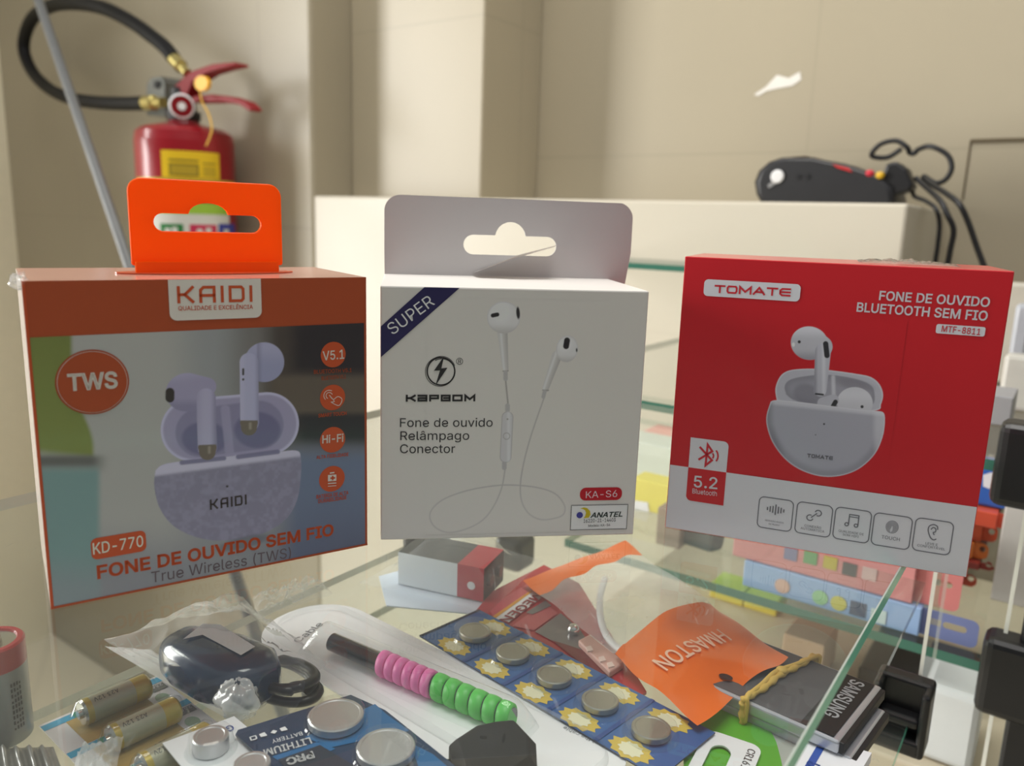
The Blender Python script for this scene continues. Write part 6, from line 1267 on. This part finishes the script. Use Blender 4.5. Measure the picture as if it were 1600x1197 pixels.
wrap_label(mb, 264, 306, 246, 249, m_ol, .0009); wrap_label(mb, 264, 306, 253, 273, m_ol, .0009); wrap_label(mb, 267, 303, 256, 270, mat('dim_yellow_print', (176, 150, 34), 0.5), .0012); wrap_label(mb, 312, 330, 250, 252, m_ol, .0009); wrap_label(mb, 312, 330, 256, 272, mat('dim_yellow_print_b', (190, 160, 30), 0.5), .0009); k.part('yellow_label', mb)
mb = MB(); wrap_label(mb, 217, 359, 277, 281, mat('yellow_ring_print', (206, 176, 60), 0.4), .0006, 24); k.part('yellow_ring', mb)
mb = MB(); m_wl2 = mat('white_label_paper', (206, 206, 200), 0.45); m_gp = mat('green_label_print', (150, 190, 60), 0.5)
wrap_label(mb, 226, 348, 316, 420, m_wl2, .0006, 20); wrap_label(mb, 240, 346, 316, 334, m_gp, .0009, 16)
for (x0, x1, y0, y1, c_) in ((248, 280, 351, 385, (40, 120, 60)), (289, 328, 351, 385, (190, 40, 80)), (331, 356, 349, 385, (60, 66, 150))): wrap_label(mb, x0, x1, y0, y1, mat('class_symbol', c_, 0.5), .0009)
for (x, y) in ((258, 362), (268, 360), (303, 362), (316, 360), (342, 362)): wrap_label(mb, x - 4, x + 4, y - 4, y + 8, m_wl2, .0012, 4)
k.part('class_label', mb)
SE = lambda x, y, ds=0.0: ons(x, y, S_E + ds)
mb = MB(); mb.prism([SE(266, 158, -.012), SE(268, 138, -.012), SE(296, 112, -.012), SE(330, 100, -.012), SE(366, 97, -.012), SE(369, 101, -.012), SE(345, 107, -.012), SE(322, 114, -.012), SE(300, 128, -.012), SE(288, 158, -.012)], eA * .024, m_exd); k.part('lever', mb, bevel=.002)
mb = MB(); mb.prism([SE(300, 150, -.010), SE(330, 147, -.010), SE(362, 151, -.010), SE(382, 158, -.010), SE(394, 170, -.010), SE(388, 173, -.010), SE(372, 163, -.010), SE(345, 159, -.010), SE(300, 160, -.010)], eA * .020, m_exd); k.part('carry_handle', mb, bevel=.002)
mb = MB(); g0 = SE(284, 166, -.034); vdir = (cC - g0).normalized(); mb.lathe(g0 - vdir * .012, vdir, [(.0175, 0), (.0185, .006), (.0185, .010), (.016, .012), (.0155, .011, m_exd), (0, .011)], M_white, 28)
mb.lathe(g0, vdir, [(.006, -.0004), (.006, .0006), (0, .0006)], M_white, 16); k.part('gauge', mb, label='white-rimmed red pressure gauge')
mb = MB(); hk = ons(240, 150, S_W - .03)
mb.prism([ons(x, y, S_W - .04) for x, y in ((229, 180), (229, 132), (236, 121), (250, 119), (257, 128), (258, 182))], eA * .0392, m_gal); mb.prism([ons(x, y, S_W - .043) for x, y in ((240, 137), (240, 127), (247, 125), (250, 131), (246, 138))], eA * .004, M_blackm); k.part('wall_bracket', mb, bevel=.001)
mb = MB(); mb.lathe(SE(228, 161, -.005), (SE(255, 160, -.005) - SE(228, 161, -.005)).normalized(), [(.0115, 0), (.0115, .024), (.008, .026), (.008, .05)], m_brass, 20); k.part('hose_fitting', mb)
mb = MB(); d_ = (SE(294, 114, -.0) - SE(268, 86)).normalized(); mb.lathe(SE(268, 88), d_, [(.0105, 0), (.0105, .030), (.007, .032), (.007, .05)], m_brass, 20); k.part('hose_fitting', mb)
mb = MB(); hp = [SE(272, 92), SE(258, 74), SE(236, 56), SE(205, 34), SE(165, 14), SE(125, 6), SE(85, 8, .01), SE(55, 24, .02), SE(40, 52, .025), SE(38, 82, .025), SE(52, 114, .02), SE(76, 138, .01), SE(108, 153), SE(150, 160), SE(195, 162), SE(232, 161, -.004)]
mb.tube(smooth_path(hp, 8), .0112, m_blkh, 16); k.part('hose', mb)
mb = MB(); mb.prism([SE(314 + a, 130 + b, -.026) for a, b in circle2(0, 0, 10.5, 20, 12)] , eA * .006, mat('yellow_seal_plastic', (240, 178, 20), 0.35)); mb.tube(smooth_path([SE(312, 140, -.024), SE(316, 160, -.03), SE(326, 178, -.05), SE(331, 200, -.07), SE(328, 214, -.078), SE(322, 228, -.085)], 6), .0012, mat('yellow_tie', (214, 168, 60), 0.5), 8); k.part('safety_seal', mb)

# ------------------------------------------------------------------ grey pole leaning against the wall
top_ = ons(60 + .3425 * -700, -700, S_W - 0.012); bot = ons(60 + .3425 * 1250, 1250, .50)
d_ = (bot - top_); bot = top_ + d_ * ((FLOOR + .004 - top_.z) / d_.z)
k = Kit('metal_pole', bot, 'thin grey metal pole leaning against the wall, crossing the black hose', 'pole')
mb = MB(); mb.tube([top_, bot], .0072, mat('grey_painted_metal', (112, 114, 114), 0.45, 0.2, vary=0.1), 18); k.part('tube', mb)
mb = MB(); mb.lathe(bot - (bot - top_).normalized() * .03, (bot - top_), [(.0095, 0), (.0105, .002), (.0105, .028), (.0085, .030)], M_blackm, 18); k.part('rubber_foot', mb)

# ------------------------------------------------------------------ black handset on the ledge, with its cords
S_D = 0.955
D = lambda x, y, ds=0.0: ons(x, y, S_D + ds)
zl_ = 0.1505
k = Kit('handset_device', V((*D(1300, 300).xy, zl_)), 'black handheld device with coloured buttons lying on the ledge', 'device')
m_dev = mat('charcoal_device_plastic', (44, 44, 46), 0.4, vary=0.1); m_dev2 = mat('black_device_base', (24, 24, 26), 0.45)
def dev_z(y): return D(1300, y).z
base_y = 308; zof = zl_ - D(1300, base_y).z
def DP(x, y, ds=0.0):
    p = D(x, y); p.z = max(zl_ + .0005, p.z + zof); return p + eA * ds
prof = [(1190, 308), (1182, 292), (1179, 272), (1186, 254), (1202, 240), (1222, 233), (1270, 233), (1330, 245), (1380, 262), (1398, 280), (1402, 300), (1398, 308)]
mb = MB()
rings = []
for ds, sc in ((-.006, .90), (-.003, .975), (.004, 1.0), (.060, 1.0), (.066, .97), (.070, .88)):
    cx_, cy_ = 1290, 290; rings.append([DP(cx_ + (x - cx_) * sc, min(308, cy_ + (y - cy_) * sc) if y < 308 else 308, ds) for x, y in prof])
mb.ring(rings, m_dev); k.part('body', mb)
mb = MB(); mb.prism([DP(x, y, -.0045) for x, y in ((1192, 308), (1190, 296), (1280, 297), (1390, 300), (1396, 308))], eA * .07, m_dev2); k.part('base', mb, bevel=.001)
mb = MB(); o_ = DP(1219, 264, -.0072); mb.lathe(o_, -eA, [(.0075, 0), (.0075, .0012), (.006, .002), (0, .002)], mat('white_round_button', (236, 236, 236), 0.3), 20)
mb.prism([DP(x, y, -.0066) for x, y in ((1203, 278), (1213, 270), (1218, 274), (1206, 282))], -eA * .0006, mat('grey_button_tail', (150, 150, 150), 0.4)); k.part('button', mb)
mb = MB(); m_dr = mat('red_device_print', (190, 40, 40), 0.4); m_dg = mat('grey_device_print', (170, 160, 150), 0.4)
for pts, mt_ in (([(1228, 234.2), (1256, 232), (1276, 234.8)], m_dr), ([(1285, 237.4), (1320, 243.4)], m_dg), ([(1300, 240), (1334, 247)], m_dr)):
    c_ = [DP(x, y - 1.6, .006) for x, y in pts] + [DP(x, y - 1.6, .05) for x, y in reversed(pts)]; mb.add(c_, [tuple(range(len(c_)))] if len(c_) == 4 else [(0, 1, 4, 5), (1, 2, 3, 4)], mt_)
mb.prism([DP(x, y, -.0064) for x, y in ((1304, 244), (1330, 250), (1336, 257), (1312, 250))], -eA * .0006, m_dr)
for x in (1252, 1266): mb.prism([DP(x + a, 264 + b, -.0066) for a, b in circle2(0, 0, 4, 12)], -eA * .0004, m_dev2)
k.part('top_print', mb)
for x, y, c_, nm in ((1362, 258, (200, 40, 60), 'red'), (1378, 261, (226, 180, 40), 'yellow')):
    mb = MB(); mb.ellipsoid(DP(x, y, -.004), eR * .0046, eA * .004, eZ * .0040, mat(nm + '_key', c_, 0.35)); k.part('key', mb, label=nm + ' round key')
mb = MB(); mb.ring([[DP(x, y, ds) for x, y in ((1388, 306), (1380, 262), (1386, 242), (1402, 238), (1418, 250), (1428, 276), (1424, 284), (1404, 290))] for ds in (.0, .030)], m_dev2, smooth=False); k.part('cord_clamp', mb, bevel=.003)
m_cord = mat('black_cord', (30, 30, 31), 0.5)
def cord(label, pts, r=.0028):
    mb = MB(); mb.tube(smooth_path(pts, 8), r, m_cord, 10); return single('power_cord', mb, pts[0], label, 'cord', 'cords at the end of the ledge')
cord('black cord looped twice above the handset and falling behind the red box', [D(1408, 233, .03), D(1386, 246, .034), D(1362, 243, .034), D(1375, 226, .03), D(1400, 220, .03), D(1417, 230, .03), D(1421, 238, .034), D(1428, 240, .034), D(1436, 233, .03), D(1455, 229, .02), D(1480, 242, .02), D(1487, 262, .02), D(1478, 280, .02), D(1462, 286, .02), D(1444, 276, .02), D(1450, 284, .01), D(1478, 302, -.03), D(1498, 318, -.05), D(1512, 345, -.05), D(1526, 385, -.05), D(1540, 425, -.05), D(1560, 500, -.05), D(1562, 620, -.05)])
cord('black cord hanging over the ledge end, nearest the ledge', [D(1431, 278, .012), D(1444, 290, .0), D(1468, 312, -.04), D(1480, 335, -.05), D(1490, 360, -.05), D(1484, 395, -.05), D(1478, 440, -.05), D(1476, 560, -.05)])
cord('black cord bending round the ledge corner, middle of the hanging three', [D(1427, 292, .04), D(1428, 306, .02), D(1446, 314, -.03), D(1462, 326, -.05), D(1468, 350, -.05), D(1465, 385, -.05), D(1460, 430, -.05), D(1458, 560, -.05)], .0022)

# ------------------------------------------------------------------ goods in and on the neighbouring case
def rbox(mb, s0, s1, t0, t1, z0, z1, mt): mb.room(s0, s1, t0, t1, z0, z1, mt)
def hang_box(name, label, px0, px1, pyt, z0, z1, s0, dep, col, tab_px=None, squares=(), tabcol=None, tab_py=None):
    """long carton lying on the shelf with a printed front and a card hang tab beyond its right end"""
    t0 = ons(px0, pyt, s0).dot(eR); t1 = ons(px1, pyt, s0).dot(eR)
    k = Kit(name, W(s0 + dep / 2, (t0 + t1) / 2, z0), label, 'box', 'flat cartons stacked in the display case')
    m_ = mat('carton_' + name, col, 0.4, coat=0.2, vary=0.03); mb = MB(); rbox(mb, s0, s0 + dep, t0, t1, z0, z1, m_); k.part('carton', mb, bevel=.0008)
    if squares:
        mb = MB()
        for (px, py, w_, h_, c_) in squares:
            p = ons(px, py, s0 - .0004); mb.poly([p + eR * a * w_ / 2 + eZ * b * h_ / 2 for a, b in ((-1, -1), (1, -1), (1, 1), (-1, 1))] if w_ > 0 else [p + eR * math.cos(t) * -w_ / 2 + eZ * math.sin(t) * h_ / 2 for t in np.linspace(0, 6, 18)], mat('printed_mark', c_, 0.5))
        k.part('printed_marks', mb)
    if tab_px:
        t2 = ons(tab_px, pyt, s0).dot(eR); z_a, z_b = tab_py
        ou = rrect(t2 - t1, z_b - z_a, .004, 5, rs=(0, .004, .004, 0)); ho = rrect((t2 - t1) * .42, .0042, .002, 4); ho = [(a + (t2 - t1) * .38, b + (z_b - z_a) * .45) for a, b in ho]
        o_ = hole_plate(ou, ho, 0, .0006, mat('hang_tab_' + name, tabcol or col, 0.4), 'hang_tab', k.o)
        for v in o_.data.vertices: v.co = W(s0 + .004 + v.co.y, t1 + v.co.x, z_a + v.co.z) - k.loc
    return k
zc = BS + .0004
S1 = 0.512
hB = ons(1160, 874, S1).z - zc
hang_box('blue_flat_box', 'light blue flat carton at the bottom of the stack under the red box', 1156, 1441, 950, zc, zc + hB - .0004, S1, .085, (150, 180, 222), 1535, [(1222, 916, -.010, .010, (214, 176, 160)), (1281, 934, -.010, .010, (150, 200, 150)), (1310, 943, -.010, .010, (200, 196, 90)), (1340, 952, .0095, .0095, (70, 84, 110)), (1372, 963, .009, .009, (200, 220, 220))], (120, 130, 178), (zc + .0006, zc + hB - .001))
hang_box('pink_flat_box', 'pink flat carton lying on the light blue carton', 1141, 1431, 900, zc + hB, zc + hB + .030, S1 + .002, .085, (214, 142, 142), 1505, [(1235, 866, .0085, .0085, (130, 130, 165)), (1266, 872, .0085, .0085, (110, 165, 110)), (1297, 880, .0085, .0085, (196, 180, 60)), (1327, 890, .0085, .0085, (80, 78, 80)), (1358, 897, .0085, .0085, (222, 190, 188))], (214, 130, 128), (zc + hB + .0006, zc + hB + .031))
S2 = 0.605
rows = (((196, 176, 50), 930, 985, 1525, 'yellow'), ((190, 72, 44), 906, 930, 1535, 'rust red'), ((206, 186, 70), 893, 906, 1520, 'pale yellow'), ((140, 50, 42), 880, 893, 1560, 'dark red'), ((226, 130, 60), 852, 880, 1546, 'amber'), ((216, 98, 60), 823, 852, 1556, 'orange'), ((214, 88, 62), 797, 823, 1576, 'bright coral'))
zlo = zc
for i, (c_, ya_, yb_, x1, lab) in enumerate(rows):
    zhi = ons(1530, ya_, S2).z
    if zhi <= zlo + .002: continue
    hang_box(lab.replace(' ', '_') + '_flat_box', lab + ' flat carton in the stack seen past the right edge of the red box', 1200, x1 - 24, 850, zlo + .0003, zhi - .0003, S2 + (i % 3) * .003, .07, c_, x1, (), c_, (zlo + .0006, zhi - .0006)); zlo = zhi
zz = zlo
mb = MB(); ts_ = ons(1140, 900, .60).dot(eR)
mb.room(.605, .65, ons(1098, 900, .605).dot(eR), ons(1142, 900, .605).dot(eR), zc, zc + .060, mat('white_small_carton', (220, 220, 216), 0.5)); single('white_small_box', mb, W(.63, ts_, zc), 'white upright carton left of the pink and blue cartons', 'box', bevel=.001)
mb = MB(); c0 = ons(1085, 868, .56)
mb.ring([[c0 + eR * a * .021 * sc + eZ * b * .022 + eA * d_ for a, b in ((-1, -1), (1, -1.1), (1.15, .2), (.7, 1.2), (-.5, 1.1), (-1.1, .1))] for d_, sc in ((-.012, .8), (0, 1), (.012, .85))], mat('dark_grey_pouch', (84, 88, 86), 0.6), smooth=False); po = single('dark_pouch', mb, c0, 'dark grey pouch under the left corner of the red box', 'pouch', bevel=.003)
po.location.z += zc - (c0.z - .022 * 1.1) + .0002
mb = MB(); mb.room(.54, .58, ons(1022, 870, .54).dot(eR), ons(1060, 870, .54).dot(eR), zc, zc + .030, mat('brown_small_carton', (150, 132, 116), 0.6)); single('brown_small_box', mb, W(.56, ons(1040, 870, .56).dot(eR), zc), 'brown small carton beside the dark grey pouch', 'box', bevel=.001)
mb = MB(); mb.room(.600, .625, ons(985, 780, .60).dot(eR), ons(1062, 780, .60).dot(eR), zc, ons(1020, 754, .60).z, mat('lemon_yellow_carton', (226, 214, 96), 0.5)); mb.add([ons(x, y, .5995) for x, y in ((990, 782), (1012, 785), (1014, 800), (990, 798))], [(0, 1, 2, 3)], M_white); single('lemon_box', mb, W(.61, ons(1022, 780, .61).dot(eR), zc), 'lemon yellow carton between the white box and the red box', 'box', bevel=.001)
mb = MB(); mb.room(.66, .70, ons(960, 740, .66).dot(eR), ons(1066, 740, .66).dot(eR), zc, ons(1020, 695, .66).z, mat('pale_grey_green_carton', (206, 214, 204), 0.5)); single('pale_carton', mb, W(.68, ons(1010, 740, .66).dot(eR), zc), 'pale grey green carton behind the lemon yellow carton', 'box', bevel=.001)
mb = MB(); mb.room(.71, .75, ons(1000, 690, .71).dot(eR), ons(1075, 690, .71).dot(eR), zc, ons(1030, 680, .71).z, mat('coral_carton', (226, 160, 150), 0.5)); single('coral_carton', mb, W(.73, ons(1035, 690, .71).dot(eR), zc), 'coral carton farthest back between the white box and the red box', 'box', bevel=.001)
# blue pouch, white carton by the black post
mb = MB(); tb0, tb1 = ons(1500, 760, .615).dot(eR), ons(1578, 760, .615).dot(eR); zb0, zb1 = zz + .0005, ons(1550, 727, .625).z
mb.room(.615, .65, tb0, tb1, zb0, min(zb1, -.0068), mat('blue_packet_print', (52, 104, 190), 0.4, coat=0.3)); mb.add([ons(x, y, .6145) for x, y in ((1536, 742), (1550, 738), (1556, 750), (1546, 764), (1536, 760))], [(0, 1, 2, 3, 4)], M_white); single('blue_packet', mb, W(.63, (tb0 + tb1) / 2, zb0), 'blue upright packet with a white mark right of the red box', 'packet', bevel=.002)
mb = MB(); mb.room(.60, .66, ons(1566, 820, .60).dot(eR), ons(1640, 820, .60).dot(eR), zc, ons(1590, 770, .60).z, mat('off_white_carton', (210, 206, 200), 0.5)); single('off_white_carton', mb, W(.63, ons(1600, 820, .60).dot(eR), zc), 'off-white carton behind the black corner connectors at the right edge', 'box', bevel=.001)
# on the top pane of the case, right of the red box
mb = MB(); g_ = ons(1552, 700, .60); mb.room(.60, .64, ons(1528, 700, .60).dot(eR), ons(1572, 700, .60).dot(eR), .0003, .020, mat('grey_small_carton', (150, 150, 152), 0.5)); single('grey_small_box', mb, W(.62, g_.dot(eR), 0), 'small grey carton on the case glass right of the red box', 'box', bevel=.001)
for i, (x0, x1, s_, hh, c_, lab) in enumerate(((1555, 1620, .66, .040, (196, 194, 184), 'cream blister packet on the case glass behind the small grey carton'), (1560, 1588, .72, .072, (168, 172, 178), 'bluish grey packet standing behind the cream blister packet'), (1530, 1640, .78, .085, (190, 186, 172), 'pale packet farthest back on the case glass at the right edge'))):
    mb = MB(); mb.room(s_, s_ + .02, ons(x0, 650, s_).dot(eR), ons(x1, 650, s_).dot(eR), .0003, hh, mat('packet_plastic', c_, 0.35, coat=.4, vary=.15, scale=50)); single('blister_packet', mb, W(s_, ons((x0 + x1) / 2, 650, s_).dot(eR), 0), lab, 'packet', bevel=.003)
# on the cabinet under the middle shelf
zk = CB + .0003
for i, (x0, x1, c_) in enumerate(((1108, 1160, 'yellow packet with a lime top edge, under the middle shelf, nearer the red packet'), (1163, 1214, 'yellow packet with a lime top edge, under the middle shelf, nearer the black slab'))):
    s_ = .64; t0_, t1_ = ons(x0, 935, s_).dot(eR), ons(x1, 950, s_).dot(eR); zy = max(.006, ons(x0 + 10, 930 + i * 17, s_).z - zk); zg = max(zy + .004, ons(x0 + 10, 913 + i * 17, s_).z - zk)
    k = Kit('yellow_packet', W(s_, (t0_ + t1_) / 2, zk), c_, 'packet', 'yellow packets under the middle shelf')
    mb = MB(); mb.room(s_, s_ + .03, t0_, t1_, zk, zk + zy, mat('yellow_packet_print', (226, 206, 60), 0.4)); k.part('body', mb, bevel=.001)
    mb = MB(); mb.room(s_ - .001, s_ + .031, t0_, t1_, zk + zy + .0002, zk + zg, mat('lime_packet_top', (190, 226, 70), 0.4)); k.part('top_edge', mb, bevel=.001)
mb = MB(); t0_, t1_ = ons(1352, 1040, .61).dot(eR), ons(1522, 1080, .61).dot(eR); mb.room(.58, .66, t0_, t1_, zk, zk + .012, mat('dark_slab_plastic', (52, 52, 54), 0.4)); single('dark_slab', mb, W(.62, (t0_ + t1_) / 2, zk), 'dark flat case lying under the middle shelf behind the black clip', 'case', bevel=.002)
mb = MB(); t0_, t1_ = ons(1436, 1120, .515).dot(eR), ons(1532, 1120, .515).dot(eR); mb.room(.515, .56, t0_, t1_, zk, ons(1480, 1078, .515).z, mat('white_adapter_plastic', (222, 226, 226), 0.35)); single('white_adapter', mb, W(.53, (t0_ + t1_) / 2, zk), 'white rounded power adapter under the middle shelf, right of the black clip', 'adapter', bevel=.004)
mb = MB(); t0_ = ons(1272, 985, .56).dot(eR); mb.room(.56, .60, ons(1225, 985, .56).dot(eR), ons(1292, 985, .56).dot(eR), zk, zk + .03, mat('tan_small_carton', (196, 164, 132), 0.6)); single('tan_box', mb, W(.58, t0_, zk), 'tan carton under the middle shelf between the yellow packets and the dark flat case', 'box', bevel=.001)
